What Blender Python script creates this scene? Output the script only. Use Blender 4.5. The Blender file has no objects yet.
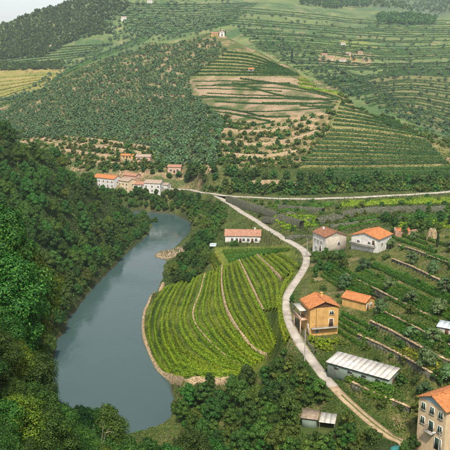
import bpy, math, random
import numpy as np
from mathutils import Vector, Matrix

random.seed(7); RNG = np.random.default_rng(7)
SC = bpy.context.scene
COL = SC.collection

# ------------------------------------------------------------------ camera
CAMZ = 95.0; F = 700.0; THETA = math.atan(165 / 700.0)
cam = bpy.data.cameras.new('camera'); cam.sensor_width = 36; cam.lens = 36 * F / 450
cam.clip_start = 1; cam.clip_end = 9000
camo = bpy.data.objects.new('camera', cam); COL.objects.link(camo)
camo.location = (0, 0, CAMZ); camo.rotation_euler = (math.pi / 2 - THETA, 0, 0)
SC.camera = camo

# ------------------------------------------------------------------ sky, sun, exposure
SUN_AZ = math.radians(178); SUN_EL = math.radians(55)     # azimuth from +Y clockwise
w = bpy.data.worlds.new('World'); SC.world = w; w.use_nodes = True
nt = w.node_tree; bg = nt.nodes['Background']
sky = nt.nodes.new('ShaderNodeTexSky'); sky.sky_type = 'NISHITA'; sky.sun_disc = False
sky.sun_elevation = SUN_EL; sky.sun_rotation = SUN_AZ
sky.air_density = 1.0; sky.dust_density = 2.0; sky.ozone_density = 1.0
hs = nt.nodes.new('ShaderNodeHueSaturation'); hs.inputs['Saturation'].default_value = 0.16
nt.links.new(sky.outputs[0], hs.inputs['Color']); nt.links.new(hs.outputs[0], bg.inputs['Color'])
bg.inputs['Strength'].default_value = 0.112
sl = bpy.data.lights.new('sun', 'SUN'); sl.energy = 2.6; sl.angle = math.radians(4); sl.color = (1.0, 0.90, 0.74)
so = bpy.data.objects.new('sun', sl); COL.objects.link(so)
sd = Vector((math.sin(SUN_AZ) * math.cos(SUN_EL), math.cos(SUN_AZ) * math.cos(SUN_EL), math.sin(SUN_EL)))
so.rotation_euler = sd.to_track_quat('Z', 'Y').to_euler(); so.location = (0, 0, 300)
SC.view_settings.view_transform = 'Standard'; SC.view_settings.look = 'None'
SC.view_settings.exposure = 0.98; SC.view_settings.gamma = 1.0
SC.cycles.max_bounces = 6; SC.cycles.diffuse_bounces = 2; SC.cycles.glossy_bounces = 2
SC.cycles.transmission_bounces = 3; SC.cycles.volume_bounces = 0; SC.cycles.transparent_max_bounces = 4
SC.cycles.use_denoising = True

# ------------------------------------------------------------------ pixel <-> world helpers (photo pixels, 450 wide)
CT, ST = math.cos(THETA), math.sin(THETA)
def ray(u, v):
    s = (np.asarray(v, float) - 225) / F; a = (np.asarray(u, float) - 225) / F
    return a, CT - s * ST, -ST - s * CT
def at_depth(u, v, D):
    a, y, z = ray(u, v); t = D / y
    return np.array([a * t, D, CAMZ + z * t])
def at_z(u, v, zz):
    a, y, z = ray(u, v); t = (zz - CAMZ) / z
    return np.array([a * t, y * t, zz])
def project(x, y, z):
    dz = z - CAMZ; f = y * CT - dz * ST; up = y * ST + dz * CT
    f = np.where(f < 1, 1, f)
    return 225 + F * x / f, 225 - F * up / f

# ------------------------------------------------------------------ terrain control points
CP = []
def cz(u, v, z): CP.append(at_z(u, v, z))
def cd(u, v, D): CP.append(at_depth(u, v, D))
def cw(x, y, z): CP.append(np.array([x, y, z], float))
# camera hill
for p in [(0,-15,93),(0,8,88),(0,40,60),(0,70,41),(0,95,27),(0,118,15),(-9,60,46),(-19,60,55),(-30,60,68),(-19,70,54),(-25,80,61),(-30,90,61),(-37,100,64),(-20,80,46),(-22,90,43),(-25,100,38),(-24,110,27),(-20,100,29),(-15,90,34),(-40,118,42),(-32,122,24),(-40,145,5),
          (-12,98,27),(-70,60,80),(-80,110,55),(30,60,50),(38,95,28),(60,110,26),(80,60,50),(-30,20,86),(30,20,76),(-12,40,58),(-11,75,38),(-120,120,20),(15,120,19),
          (0,140,12.5),(-15,150,6),(-20,165,2),(-60,145,2),(-120,135,3),(-70,192,2),(-110,180,5),(-45,165,1)]: cw(*p)
# left hill
for p in [(90,178,395),(50,153,375),(0,129,350),(0,180,300),(0,230,265),(40,230,275),(40,280,255),(80,230,310),(60,190,330),
          (100,225,352),(120,235,368),(-60,108,345),(-60,200,262),(-60,300,205),(-130,90,330),(-130,250,200),(-180,90,310)]: cd(*p)
for p in [(-50,417,1.5),(-62,405,8),(-57,318,4),(-61,285,4),(-61,250,4),(-57,220,3),(-112,405,22),(-140,410,30),(-150,440,6),(-100,422,3),
          (-250,300,120),(-300,400,110),(-220,440,10)]: cw(*p)
# village bank and beyond
for p in [(-150,460,14),(-100,452,9),(-60,450,8),(-40,445,6),(-20,435,5),(-250,470,20),(-12,410,6),(-12,385,5)]: cw(*p)
for p in [(100,188,12.5),(130,190,12),(160,189,13),(170,187,13.5),(200,192,15.5),(205,205,11),(195,215,7),(210,222,12),(190,205,8)]: cz(*p)
# roads
for p in [(415,455,21.5),(395,437,22),(370,421,22.5),(345,399,23.3),(325,378,24),(312,360,24.3),(300,345,24.6),(290,325,25),(284,305,25),(287,293,25),(297,280,25.2),(308,260,25.3),
          (300,247,25),(283,237,24),(268,228,23),(240,210,20.5),(216,196,17),(250,197,20.5),(300,199,23.5),(340,198,25),(380,196,26),(420,194,26),(450,192,26),(520,188,27)]: cz(*p)
# promontory
for p in [(162,289,6),(148,308,6),(143,320,6),(142,336,6.2),(149,358,6.6),(160,379,7),(180,383,7.4),(205,384,8),(232,383,8.6),(250,377,10),(270,362,15),
          (175,330,9),(200,345,12),(190,300,9.5),(215,350,12.5),(225,320,15.5),(215,295,14),(240,345,16),(250,300,19),(262,330,19),(270,290,21),(232,275,16.5),(205,275,12),(285,272,22),(278,340,21),
          (190,270,6),(205,255,12),(212,250,15),(245,250,17.5),(270,250,19.5),(290,258,22.5),(222,246,16.6),(243,244,17),(263,244,17.6),(220,235,15.5),(200,240,9)]: cz(*p)
# lower bushy slope
for p in [(170,400,2.5),(180,420,3),(200,400,5),(200,430,6),(230,400,8.5),(250,420,13),(225,450,13),(262,390,14),(285,375,19),(300,400,20),(320,418,20),(290,430,17.5),(350,440,19.5),(340,470,17),(280,460,15)]: cz(*p)
# right hillside
for p in [(335,336,24.3),(305,335,24.5),(330,252,27.5),(352,252,28.5),(372,256,29.5),(400,450,20),(430,462,18.5),(470,470,21),(365,380,25),(335,352,25),(400,383,26),
          (380,330,29),(430,370,31),(450,330,34),(410,300,34),(360,300,28.5),(340,275,27.5),(380,270,31.5),(430,270,37),(480,290,42),(450,235,36),(400,235,31.5),(430,215,31.5),(360,225,28),(325,228,26),(300,225,24.5),(280,212,22.5),
          (520,240,46),(520,330,44),(560,400,40),(540,460,32),(420,205,29),(350,208,26)]: cz(*p)
# hill with the chapel
for p in [(100,165,478),(140,165,472),(60,150,520),(200,170,450),(250,180,420),(300,178,415),(350,178,410),(400,178,405),(450,178,405),(520,175,420),
          (0,135,600),(60,125,590),(120,125,570),(180,130,550),(240,140,500),(300,145,480),(350,150,470),(400,150,465),(450,155,460),
          (0,112,760),(60,95,720),(120,90,700),(180,95,660),(240,105,610),(300,110,570),(350,125,530),(400,135,510),
          (45,88,820),(75,72,850),(110,57,880),(150,43,900),(200,36,900),(222,35,890),(255,50,800),(290,66,735),(340,93,650),(390,117,580),(440,139,525),(480,152,500),
          (200,65,760),(250,75,690),(300,88,640),(150,65,800),(-60,140,800),(-60,160,620)]: cd(*p)
# hidden ground behind the ridge
for p in [(-300,1020,40),(-200,1050,55),(-100,1080,75),(0,1080,95),(60,1000,75),(110,880,50),(140,760,33),(170,680,26),(200,620,22),(260,560,24),(-350,900,45),(400,520,40)]: cw(*p)
# back country
for p in [(0,98,1130),(30,86,1200),(55,76,1300),(0,70,1350),(60,62,1420),(0,48,1500),(60,40,1540),(120,45,1450),(0,27,1700),(38,12,1720),(76,0,1740),(100,-8,1750),(150,-14,1900),(60,22,1640),(110,15,1620),(150,25,1500),
          (-100,80,1400),(-100,40,1700),(-200,60,1600),
          (180,15,1620),(200,22,1450),(250,20,1500),(250,35,1250),(300,20,1600),(300,45,1180),(330,60,1080),(350,75,980),(380,95,880),(400,108,840),(440,132,760),(470,138,760),
          (370,82,1000),(400,75,1060),(450,80,1040),(450,100,930),(420,55,1250),(360,45,1280),(450,45,1350),(400,28,1650),(350,20,1800),(300,5,2000),(250,2,2000),(200,0,1900),(350,6,2300),(400,10,2150),(450,20,2000),(520,60,1300),(520,20,2000),
          (200,-14,2150),(250,-16,2400),(300,-14,2500),(340,-4,2500),(400,2,2500),(450,12,2400)]: cd(*p)
for p in [(300,-25,3200),(340,-22,3200),(380,-16,3200),(430,-8,3200),(470,-20,3200),(520,-20,3200),(600,-20,3000)]: cd(*p)
for p in [(-900,2300,150),(-400,2300,160),(0,2700,120),(700,2650,140),(900,2450,160),(-1500,1900,180),(1500,1900,200),(1800,3400,250),(-1800,3400,100),(0,3600,100),(1200,3600,200),(500,900,60),(400,400,60)]: cw(*p)
CP = np.array(CP)
Y0 = -60.0
def warp(x, y): return 9.0 * x / (y - Y0), 3.0 * np.log(np.maximum(y - Y0, 1))
wa, wb = warp(CP[:, 0], CP[:, 1])
Q = np.stack([wa, wb], 1)
def phi(d2): return np.sqrt(d2 + 0.004)
A = phi(((Q[:, None] - Q[None]) ** 2).sum(-1))
NC = len(CP)
M = np.zeros((NC + 3, NC + 3)); M[:NC, :NC] = A - np.eye(NC) * 0.004
M[:NC, NC] = 1; M[:NC, NC + 1:] = Q; M[NC, :NC] = 1; M[NC + 1:, :NC] = Q.T
WT = np.linalg.solve(M, np.concatenate([CP[:, 2], [0, 0, 0]]))
NA, NB = 390, 780
GA = np.linspace(-0.60, 0.60, NA); GB = np.linspace(math.log(45), math.log(3650), NB)
gy = (np.exp(GB) + Y0)[:, None] * np.ones(NA)[None]
gx = GA[None] * (gy - Y0)
def eval_rbf(x, y):
    a, b = warp(x, y); out = np.empty(x.size); a = a.ravel(); b = b.ravel()
    for i in range(0, a.size, 20000):
        sl_ = slice(i, i + 20000)
        d2 = (a[sl_, None] - Q[None, :, 0]) ** 2 + (b[sl_, None] - Q[None, :, 1]) ** 2
        out[sl_] = phi(d2) @ WT[:NC] + WT[NC] + a[sl_] * WT[NC + 1] + b[sl_] * WT[NC + 2]
    return out.reshape(x.shape)
gz = eval_rbf(gx, gy)

def seg_dist(px, py, poly):
    """distance, interpolated parameter (index), side sign to an xy polyline"""
    poly = np.asarray(poly, float); best = np.full(px.shape, 1e9); par = np.zeros(px.shape); side = np.zeros(px.shape)
    for i in range(len(poly) - 1):
        ax, ay = poly[i, :2]; bx, by = poly[i + 1, :2]; dx, dy = bx - ax, by - ay; L2 = dx * dx + dy * dy + 1e-9
        t = np.clip(((px - ax) * dx + (py - ay) * dy) / L2, 0, 1)
        qx, qy = px - ax - t * dx, py - ay - t * dy
        d = np.sqrt(qx * qx + qy * qy); m = d < best
        best = np.where(m, d, best); par = np.where(m, i + t, par); side = np.where(m, np.sign(dx * qy - dy * qx), side)
    return best, par, side
def smooth(t): t = np.clip(t, 0, 1); return t * t * (3 - 2 * t)
# value noise on the plane
def vnoise(x, y, seed=0):
    r = np.random.default_rng(seed); T = r.random((64, 64))
    xi = np.floor(x).astype(int); yi = np.floor(y).astype(int); fx = x - xi; fy = y - yi
    fx = fx * fx * (3 - 2 * fx); fy = fy * fy * (3 - 2 * fy)
    g = lambda i, j: T[i % 64, j % 64]
    return (g(xi, yi) * (1 - fx) + g(xi + 1, yi) * fx) * (1 - fy) + (g(xi, yi + 1) * (1 - fx) + g(xi + 1, yi + 1) * fx) * fy
def fbm(x, y, seed=0): return (vnoise(x, y, seed) + .5 * vnoise(x * 2.1, y * 2.1, seed + 1) + .25 * vnoise(x * 4.3, y * 4.3, seed + 2)) / 1.75

# gentle unevenness that grows with distance
gz += (fbm(gx / 9, gy / 9, 3) - .5) * 1.0 + (fbm(gx / 60, gy / 60, 9) - .5) * 9 * np.clip((gy - 450) / 500, 0, 1)

# river bed
RIV = [(-260,428,12),(-100,434,12),(-62,432,11.5),(-40,424,12),(-32,408,11.5),(-31,380,11.5),(-37,350,11),(-40,325,11.5),(-41,300,13.5),(-43.5,264,15),(-43.5,230,15),(-38,207,17),(-33,192,17.5),(-32,178,17.5),(-52,161,17),(-82,153,16),(-120,150,15),(-200,147,15)]
rp = np.array(RIV); m = (gy > 120) & (gy < 480) & (np.abs(gx) < 270)
d, par, _ = seg_dist(gx[m], gy[m], rp[:, :2])
wid = np.interp(par, np.arange(len(RIV)), rp[:, 2]); e = d - wid + (fbm(gx[m] / 6, gy[m] / 6, 21) - .5) * 2.5
z = gz[m]
z = np.where(e < 0, np.maximum(-2.5, e * 0.7), np.clip(z, np.minimum(0.25 + e * 0.15, 1.2), 0.3 + 2.2 * e))
gz[m] = z

def H(x, y):
    x = np.asarray(x, float); y = np.asarray(y, float)
    yy = np.maximum(y - Y0, 45.01)
    fa = np.clip((x / yy - GA[0]) / (GA[1] - GA[0]), 0, NA - 1.001); fb = np.clip((np.log(yy) - GB[0]) / (GB[1] - GB[0]), 0, NB - 1.001)
    ia = fa.astype(int); ib = fb.astype(int); ta = fa - ia; tb = fb - ib
    return (gz[ib, ia] * (1 - ta) + gz[ib, ia + 1] * ta) * (1 - tb) + (gz[ib + 1, ia] * (1 - ta) + gz[ib + 1, ia + 1] * ta) * tb
def Hs(x, y): return float(H(np.array([x]), np.array([y]))[0])
TS = np.exp(np.linspace(math.log(25), math.log(3500), 900))
def cast(u, v, dmin=25, dmax=3500):
    """photo pixels -> points on the terrain (nan where the ray meets none)"""
    u = np.atleast_1d(np.asarray(u, float)); v = np.atleast_1d(np.asarray(v, float))
    a, ry, rz = ray(u, v); out = np.full((len(u), 3), np.nan)
    T = TS[(TS >= dmin) & (TS <= dmax)]
    for i in range(0, len(u), 400):
        s = slice(i, i + 400); t = T[None] / ry[s, None]
        x = a[s, None] * t; y = T[None] * np.ones_like(t); zz = CAMZ + rz[s, None] * t
        below = zz < H(x, y); k = below.argmax(1); hit = below.any(1)
        for j in range(len(k)):
            if not hit[j]: continue
            kk = k[j]
            if kk == 0: out[i + j] = (x[j, 0], y[j, 0], float(H(x[j, :1], y[j, :1])[0])); continue
            lo, hi = T[kk - 1], T[kk]
            g0 = zz[j, kk - 1] - Hs(x[j, kk - 1], y[j, kk - 1]); g1 = zz[j, kk] - Hs(x[j, kk], y[j, kk])
            f = g0 / (g0 - g1 + 1e-9); D = lo + (hi - lo) * f; tt = D / ry[i + j]
            X = a[i + j] * tt; out[i + j] = (X, D, Hs(X, D))
    return out
def cast1(u, v, **k): return cast([u], [v], **k)[0]
def resample(P, n):
    P = np.asarray(P, float); s = np.concatenate([[0], np.cumsum(np.linalg.norm(np.diff(P, axis=0), axis=1))])
    t = np.linspace(0, s[-1], n); return np.stack([np.interp(t, s, P[:, i]) for i in range(P.shape[1])], 1)
def smooth_line(P, it=3):
    P = np.array(P, float)
    for _ in range(it):
        Q_ = P.copy(); Q_[1:-1] = .25 * P[:-2] + .5 * P[1:-1] + .25 * P[2:]; P = Q_
    return P
def chaikin(P, it=2):
    P = np.asarray(P, float)
    for _ in range(it):
        a_ = P[:-1] * .75 + P[1:] * .25; b_ = P[:-1] * .25 + P[1:] * .75
        P = np.concatenate([P[:1], np.stack([a_, b_], 1).reshape(-1, P.shape[1]), P[-1:]])
    return P
def drape(poly, n=60, **k):
    p = resample(chaikin(poly), n); c = cast(p[:, 0], p[:, 1], **k); return c[~np.isnan(c[:, 0])]

# ------------------------------------------------------------------ roads: benched into the slope
ROADS = {}
def survey(key, poly, width, n=120):
    c = smooth_line(drape(poly, n), 6); c[:, 2] = smooth_line(c[:, 2:3], 25)[:, 0]; ROADS[key] = (c, width)
def bench(key, margin=.8, blend=2.5):
    c, width = ROADS[key]
    m = (gy > c[:, 1].min() - 12) & (gy < c[:, 1].max() + 12) & (gx > c[:, 0].min() - 12) & (gx < c[:, 0].max() + 12)
    d, par, _ = seg_dist(gx[m], gy[m], c); zz = np.interp(par, np.arange(len(c)), c[:, 2])
    k = 1 - smooth((d - width / 2 - margin) / blend)
    gz[m] = gz[m] * (1 - k) + (zz - 0.10) * k
R_MAIN = [(150,187),(185,190),(215,194),(250,197.5),(300,199),(340,198),(380,196),(420,194),(470,190)]
R_VIL = [(418,456),(395,438),(370,422),(345,399),(325,378),(311,359),(299,343),(290,325),(284,306),(287,293),(297,280),(306,266),(308,256),(301,248)]
R_LINK = [(308,256),(304,250),(296,245),(283,238),(268,228.5),(240,210.5),(216,195.5)]

survey('main', R_MAIN, 3.8); survey('link', R_LINK, 3.2, 80); survey('village', R_VIL, 2.5)

# ------------------------------------------------------------------ terraces: the ground behind a wall is filled level
WALLS = []; TERR = []
def terrace(poly, h, label, side=1, n=50, fill=6.0, mat='stone', thick=.55, top=None, cap=False, dmin=25, dmax=3500):
    c = smooth_line(drape(poly, n, dmin=dmin, dmax=dmax), 3)
    if len(c) < 6: return
    TERR.append((c, h, label, side, fill, mat, thick, cap))
def fill_terrace(c, h, label, side, fill, mat, thick, cap):
    base = smooth_line(H(c[:, 0], c[:, 1])[:, None], 6)[:, 0]; zt = smooth_line((base + h)[:, None], 10)[:, 0]
    m = (gy > c[:, 1].min() - 15) & (gy < c[:, 1].max() + 15) & (gx > c[:, 0].min() - 15) & (gx < c[:, 0].max() + 15)
    d, par, sd_ = seg_dist(gx[m], gy[m], c); zz = np.interp(par, np.arange(len(c)), zt)
    endk = np.clip(np.minimum(par, len(c) - 1 - par) / 3, 0, 1)
    dd = .0042 * c[:, 1].mean() if c[:, 1].mean() > 280 else 0.0; k = ((sd_ * side) > 0) & (d < fill + dd) & (d > dd)
    gz[m] = np.where(k, np.maximum(gz[m], np.where(d < fill * .8, zz - .15 - (1 - endk) * h, gz[m] + (zz - .15 - gz[m] - (1 - endk) * h) * np.clip((fill - d) / (fill * .2), 0, 1))), gz[m])
    WALLS.append((c, base, zt, thick, label, mat, cap))

# terraces of the fields under the main road
T2 = 'dry stone terrace wall '
terrace([(226,202),(255,212),(285,224),(300,229)], 3.4, 'dark tall retaining bank wall between the main road and the sloping link road')
terrace([(318,225),(338,220.5),(352,216),(366,213.5),(400,212.5),(445,212)], 2.7, 'long dark retaining wall below the upper vine terrace right of the link road')
terrace([(278,209),(300,211),(322,213)], 2.2, 'dark stone wall above the small vine terraces left of the long dark wall')
terrace([(262,221),(285,222),(312,224)], 2.0, 'low dark terrace wall just above the lane junction')
terrace([(330,229),(352,226),(380,222),(402,220)], 1.6, 'low stone wall behind the twin white houses')
terrace([(285,239),(300,237),(318,240)], 1.2, 'short stone wall behind the junction yard')
# right hillside walls
OCH = [([(52,137),(90,141),(130,146),(152,150)],'ochre terrace wall highest above the village'),([(72,145),(110,150),(142,155)],'ochre terrace wall second highest above the village'),([(66,152),(100,157),(135,163)],'ochre terrace wall nearest behind the village'),
       ([(222,131),(250,134),(282,131),(315,121)],'broken tan terrace wall highest on the rocky slope'),([(220,143),(255,147),(290,143),(318,133)],'broken tan terrace wall in the middle of the rocky slope'),([(228,156),(262,159),(300,153)],'broken tan terrace wall lowest on the rocky slope')]
for p_, l_ in OCH: terrace(p_, 2.2, l_, mat='tan', thick=1.0, fill=7, dmin=430, dmax=760)
RH = [([(392,262),(410,269),(430,279),(452,290)],1.5,'upper earth terrace wall right of the orange roofed white house'),
      ([(398,248),(418,254),(436,262),(455,268)],1.5,'uppermost terrace wall below the tan ruin'),
      ([(345,277),(362,285),(385,297),(410,310),(452,330)],1.4,'long terrace wall crossing the slope behind the yellow house annex'),
      ([(375,312),(395,322),(420,335),(452,352)],1.9,'dark terrace wall below the orchard right of the annex'),
      ([(370,327),(392,337),(418,353),(452,370)],2.3,'tall dark terrace wall with tan coping above the long shed'),
      ([(358,341),(382,352),(410,367),(440,386)],2.4,'terrace wall directly behind the white roofed shed'),
      ([(352,388),(372,398),(392,406),(410,414)],2.0,'dark wall below the white roofed shed beside the track')]
for p_, h_, l_ in RH: terrace(p_, h_ * .75, l_, cap=True, fill=5, thick=.45, n=70)

# promontory walls (tops of the terraces)
WA = [(205,276),(203,283),(200,296),(192,313),(194,326),(210,344),(226,360),(246,371)]
WB = [(222,268),(221,284),(224,304),(230,320),(244,340),(257,355),(268,358)]
WC = [(239,262),(246,276),(256,298),(264,313)]
WD = [(257,257),(271,269),(282,281)]
W0 = [(163,287),(156,296),(148,307),(143.5,319),(142.5,336),(149,357),(159,377.5),(168,381.5),(194,383.5),(222,384.5),(235,383)]
PROM = 'on the vineyard promontory'
terrace(W0, 2.0, 'outermost tan stone wall curving along the river edge of the vineyard', side=1, fill=2.5, mat='tan', thick=1.1, n=80)
terrace(WA, 1.2, 'tan stone terrace wall second from the river on the vineyard', side=1, fill=3.5, mat='tan', thick=.65, n=60)
terrace(WB, 1.3, 'tan stone terrace wall down the middle of the vineyard', side=1, fill=3.5, mat='tan', thick=.65, n=60)
terrace(WC, 1.2, 'tan stone terrace wall on the upper slope of the vineyard', side=1, fill=3, mat='tan', thick=.6)
terrace(WD, 1.2, 'short tan stone terrace wall nearest the lane on the vineyard', side=1, fill=3, mat='tan', thick=.6)
# stone revetments on the hill behind
terrace([(252,186),(270,185),(290,187),(298,190)], 3.0, 'pale broken rock cutting above the main road', mat='tan', thick=.8)

for t_ in sorted(TERR, key=lambda q: q[0][:, 2].mean()): fill_terrace(*t_)

# ------------------------------------------------------------------ house pads
PADS = {}
def pad(key, u, v, r, dz=0, blend=4):
    p = cast1(u, v); z = p[2] + dz; PADS[key] = (p[0], p[1], z)
    d = np.hypot(gx - p[0], gy - p[1]); k = 1 - smooth((d - r) / blend); gz[:] = gz * (1 - k) + z * k
pad('yellow', 319, 330, 6.5); pad('annex', 358, 306, 5); pad('shed', 362, 377, 3.5); pad('cream', 445, 455, 6, dz=3.8)
pad('white_a', 329, 249, 6); pad('white_b', 371, 248, 6.5); pad('river_house', 243, 240.5, 10); pad('hut', 318, 425, 2.6)

for k in ('main', 'link', 'village'): bench(k)

# ------------------------------------------------------------------ materials
MATS = {}
def new_mat(name):
    m = bpy.data.materials.new(name); m.use_nodes = True; MATS[name] = m
    n = m.node_tree.nodes; return m, n, m.node_tree.links, n['Principled BSDF']
def noise_mat(name, c1, c2, scale=1.0, rough=.9, bump=.3, detail=6, c3=None, coord='Object', bscale=None, spec=.2):
    m, n, l, b = new_mat(name)
    tc = n.new('ShaderNodeTexCoord'); nz = n.new('ShaderNodeTexNoise'); nz.inputs['Scale'].default_value = scale; nz.inputs['Detail'].default_value = detail
    nz.inputs['Roughness'].default_value = .65
    l.new(tc.outputs[coord], nz.inputs['Vector'])
    r = n.new('ShaderNodeValToRGB'); r.color_ramp.elements[0].position = .32; r.color_ramp.elements[1].position = .68
    r.color_ramp.elements[0].color = (*c1, 1); r.color_ramp.elements[1].color = (*c2, 1)
    if c3: e = r.color_ramp.elements.new(.5); e.color = (*c3, 1)
    l.new(nz.outputs[0], r.inputs[0]); l.new(r.outputs[0], b.inputs['Base Color'])
    b.inputs['Roughness'].default_value = rough; b.inputs['Specular IOR Level'].default_value = spec
    if bump:
        n2 = n.new('ShaderNodeTexNoise'); n2.inputs['Scale'].default_value = bscale or scale * 3; n2.inputs['Detail'].default_value = 5; l.new(tc.outputs[coord], n2.inputs['Vector'])
        bp = n.new('ShaderNodeBump'); bp.inputs['Strength'].default_value = bump; bp.inputs['Distance'].default_value = .1
        l.new(n2.outputs[0], bp.inputs['Height']); l.new(bp.outputs[0], b.inputs['Normal'])
    return m
def stone_cells(name, scale):
    m = MATS[name]; n = m.node_tree.nodes; l = m.node_tree.links; b = n['Principled BSDF']; src = b.inputs['Base Color'].links[0].from_socket
    tc = n.new('ShaderNodeTexCoord'); mp = n.new('ShaderNodeMapping'); mp.inputs['Scale'].default_value = (1, 1, 1.9); vo = n.new('ShaderNodeTexVoronoi'); vo.inputs['Scale'].default_value = scale
    l.new(tc.outputs['Object'], mp.inputs[0]); l.new(mp.outputs[0], vo.inputs['Vector'])
    sep = n.new('ShaderNodeSeparateColor'); l.new(vo.outputs['Color'], sep.inputs[0]); mr = n.new('ShaderNodeMapRange'); mr.inputs[3].default_value = .55; mr.inputs[4].default_value = 1.5; l.new(sep.outputs[0], mr.inputs[0])
    mx = n.new('ShaderNodeMix'); mx.data_type = 'RGBA'; mx.blend_type = 'MULTIPLY'; mx.inputs[0].default_value = 1; l.new(src, mx.inputs[6]); l.new(mr.outputs[0], mx.inputs[7]); l.new(mx.outputs[2], b.inputs['Base Color'])
    bp = n.new('ShaderNodeBump'); bp.inputs['Strength'].default_value = .8; bp.inputs['Distance'].default_value = .12; bp.invert = True; l.new(vo.outputs['Distance'], bp.inputs['Height']); l.new(bp.outputs[0], b.inputs['Normal'])
def leaf_mat(name, dark, mid, light, trans=.18, hue=.03, val=.35):
    m, n, l, b = new_mat(name)
    g = n.new('ShaderNodeNewGeometry'); oi = n.new('ShaderNodeObjectInfo')
    r = n.new('ShaderNodeValToRGB'); r.color_ramp.elements[0].color = (*dark, 1); r.color_ramp.elements[1].color = (*light, 1)
    e = r.color_ramp.elements.new(.5); e.color = (*mid, 1)
    l.new(g.outputs['Random Per Island'], r.inputs[0])
    h = n.new('ShaderNodeHueSaturation')
    mh = n.new('ShaderNodeMapRange'); mh.inputs[3].default_value = .5 - hue; mh.inputs[4].default_value = .5 + hue
    mv = n.new('ShaderNodeMapRange'); mv.inputs[3].default_value = 1 - val; mv.inputs[4].default_value = 1 + val
    l.new(oi.outputs['Random'], mh.inputs[0]); l.new(mh.outputs[0], h.inputs['Hue'])
    ml = n.new('ShaderNodeMath'); ml.operation = 'MULTIPLY'; ml.inputs[1].default_value = 7.13; fr = n.new('ShaderNodeMath'); fr.operation = 'FRACT'
    l.new(oi.outputs['Random'], ml.inputs[0]); l.new(ml.outputs[0], fr.inputs[0]); l.new(fr.outputs[0], mv.inputs[0]); l.new(mv.outputs[0], h.inputs['Value'])
    l.new(r.outputs[0], h.inputs['Color'])
    l.new(h.outputs[0], b.inputs['Base Color']); b.inputs['Roughness'].default_value = .6; b.inputs['Specular IOR Level'].default_value = .25
    tr = n.new('ShaderNodeBsdfTranslucent'); l.new(h.outputs[0], tr.inputs['Color'])
    mx = n.new('ShaderNodeMixShader'); mx.inputs[0].default_value = trans
    l.new(b.outputs[0], mx.inputs[1]); l.new(tr.outputs[0], mx.inputs[2]); l.new(mx.outputs[0], n['Material Output'].inputs[0])
    return m
leaf_mat('broadleaf', (.008,.032,.005), (.030,.088,.012), (.085,.160,.024))
leaf_mat('broadleaf_yellow', (.020,.052,.003), (.070,.125,.008), (.175,.215,.016))
leaf_mat('vine_band', (.008,.034,.005), (.022,.068,.010), (.060,.125,.020), hue=.015, val=.15)
leaf_mat('oak', (.008,.036,.004), (.030,.092,.010), (.085,.165,.020))
leaf_mat('olive', (.036,.080,.024), (.080,.145,.048), (.145,.215,.085))
leaf_mat('far_olive', (.042,.098,.042), (.095,.180,.075), (.165,.255,.110), hue=.025, val=.4)
leaf_mat('bush', (.012,.042,.005), (.046,.102,.012), (.110,.175,.024), hue=.05)
leaf_mat('vine', (.028,.085,.003), (.125,.225,.008), (.320,.370,.013), hue=.012, val=.12)
leaf_mat('vine_dark', (.012,.052,.004), (.042,.120,.008), (.110,.195,.015), hue=.02, val=.15)
leaf_mat('vine_far', (.020,.070,.014), (.050,.130,.024), (.110,.190,.036), hue=.02, val=.2)
leaf_mat('cypress', (.007,.022,.007), (.012,.036,.011), (.024,.052,.016))
leaf_mat('herb', (.035,.072,.004), (.110,.160,.009), (.25,.26,.02))
leaf_mat('scrub', (.040,.066,.012), (.095,.130,.026), (.19,.20,.055))
noise_mat('bark', (.05,.038,.026), (.12,.095,.07), 6, bump=.6)
noise_mat('dead_wood', (.22,.19,.16), (.38,.34,.29), 6, bump=.4)
noise_mat('stone', (.030,.038,.026), (.14,.13,.095), 1.6, bump=.9, c3=(.075,.080,.055), bscale=4)
noise_mat('tan', (.15,.115,.07), (.42,.32,.20), 1.6, bump=.9, c3=(.28,.21,.125), bscale=4)
stone_cells('stone', 2.0); stone_cells('tan', 2.0)
noise_mat('road', (.22,.195,.165), (.44,.40,.35), .35, bump=.1, c3=(.36,.325,.285), detail=9)
noise_mat('track', (.22,.155,.09), (.42,.32,.22), .8, bump=.3, c3=(.33,.245,.16))
noise_mat('verge', (.06,.085,.02), (.16,.15,.05), 1.5, bump=.5)
noise_mat('sand', (.26,.20,.14), (.42,.33,.25), .6, bump=.4)

def mesh_obj(name, V, Fc, mat, parent=None, smooth_=False, mats=None, mi=None):
    me = bpy.data.meshes.new(name)
    V = np.ascontiguousarray(V, np.float32)
    if isinstance(Fc, np.ndarray):
        nf, k = Fc.shape
        me.vertices.add(len(V)); me.vertices.foreach_set('co', V.ravel())
        me.loops.add(nf * k); me.loops.foreach_set('vertex_index', Fc.astype(np.int32).ravel())
        me.polygons.add(nf); me.polygons.foreach_set('loop_start', np.arange(0, nf * k, k, dtype=np.int32))
        me.update(calc_edges=True); me.validate()
    else:
        me.from_pydata(V.tolist(), [], Fc); me.update()
    for mm in (mats or [mat]): me.materials.append(MATS[mm])
    if mi is not None: me.polygons.foreach_set('material_index', np.asarray(mi, np.int32))
    if smooth_: me.polygons.foreach_set('use_smooth', np.ones(len(me.polygons), bool))
    o = bpy.data.objects.new(name, me); COL.objects.link(o)
    if parent: o.parent = parent
    return o
def tag(o, label=None, cat=None, group=None, kind=None):
    if label: o['label'] = label
    if cat: o['category'] = cat
    if group: o['group'] = group
    if kind: o['kind'] = kind
    return o
def empty(name, loc, rz=0):
    o = bpy.data.objects.new(name, None); COL.objects.link(o); o.location = loc; o.rotation_euler = (0, 0, rz); o.empty_display_size = .3; return o

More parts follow.
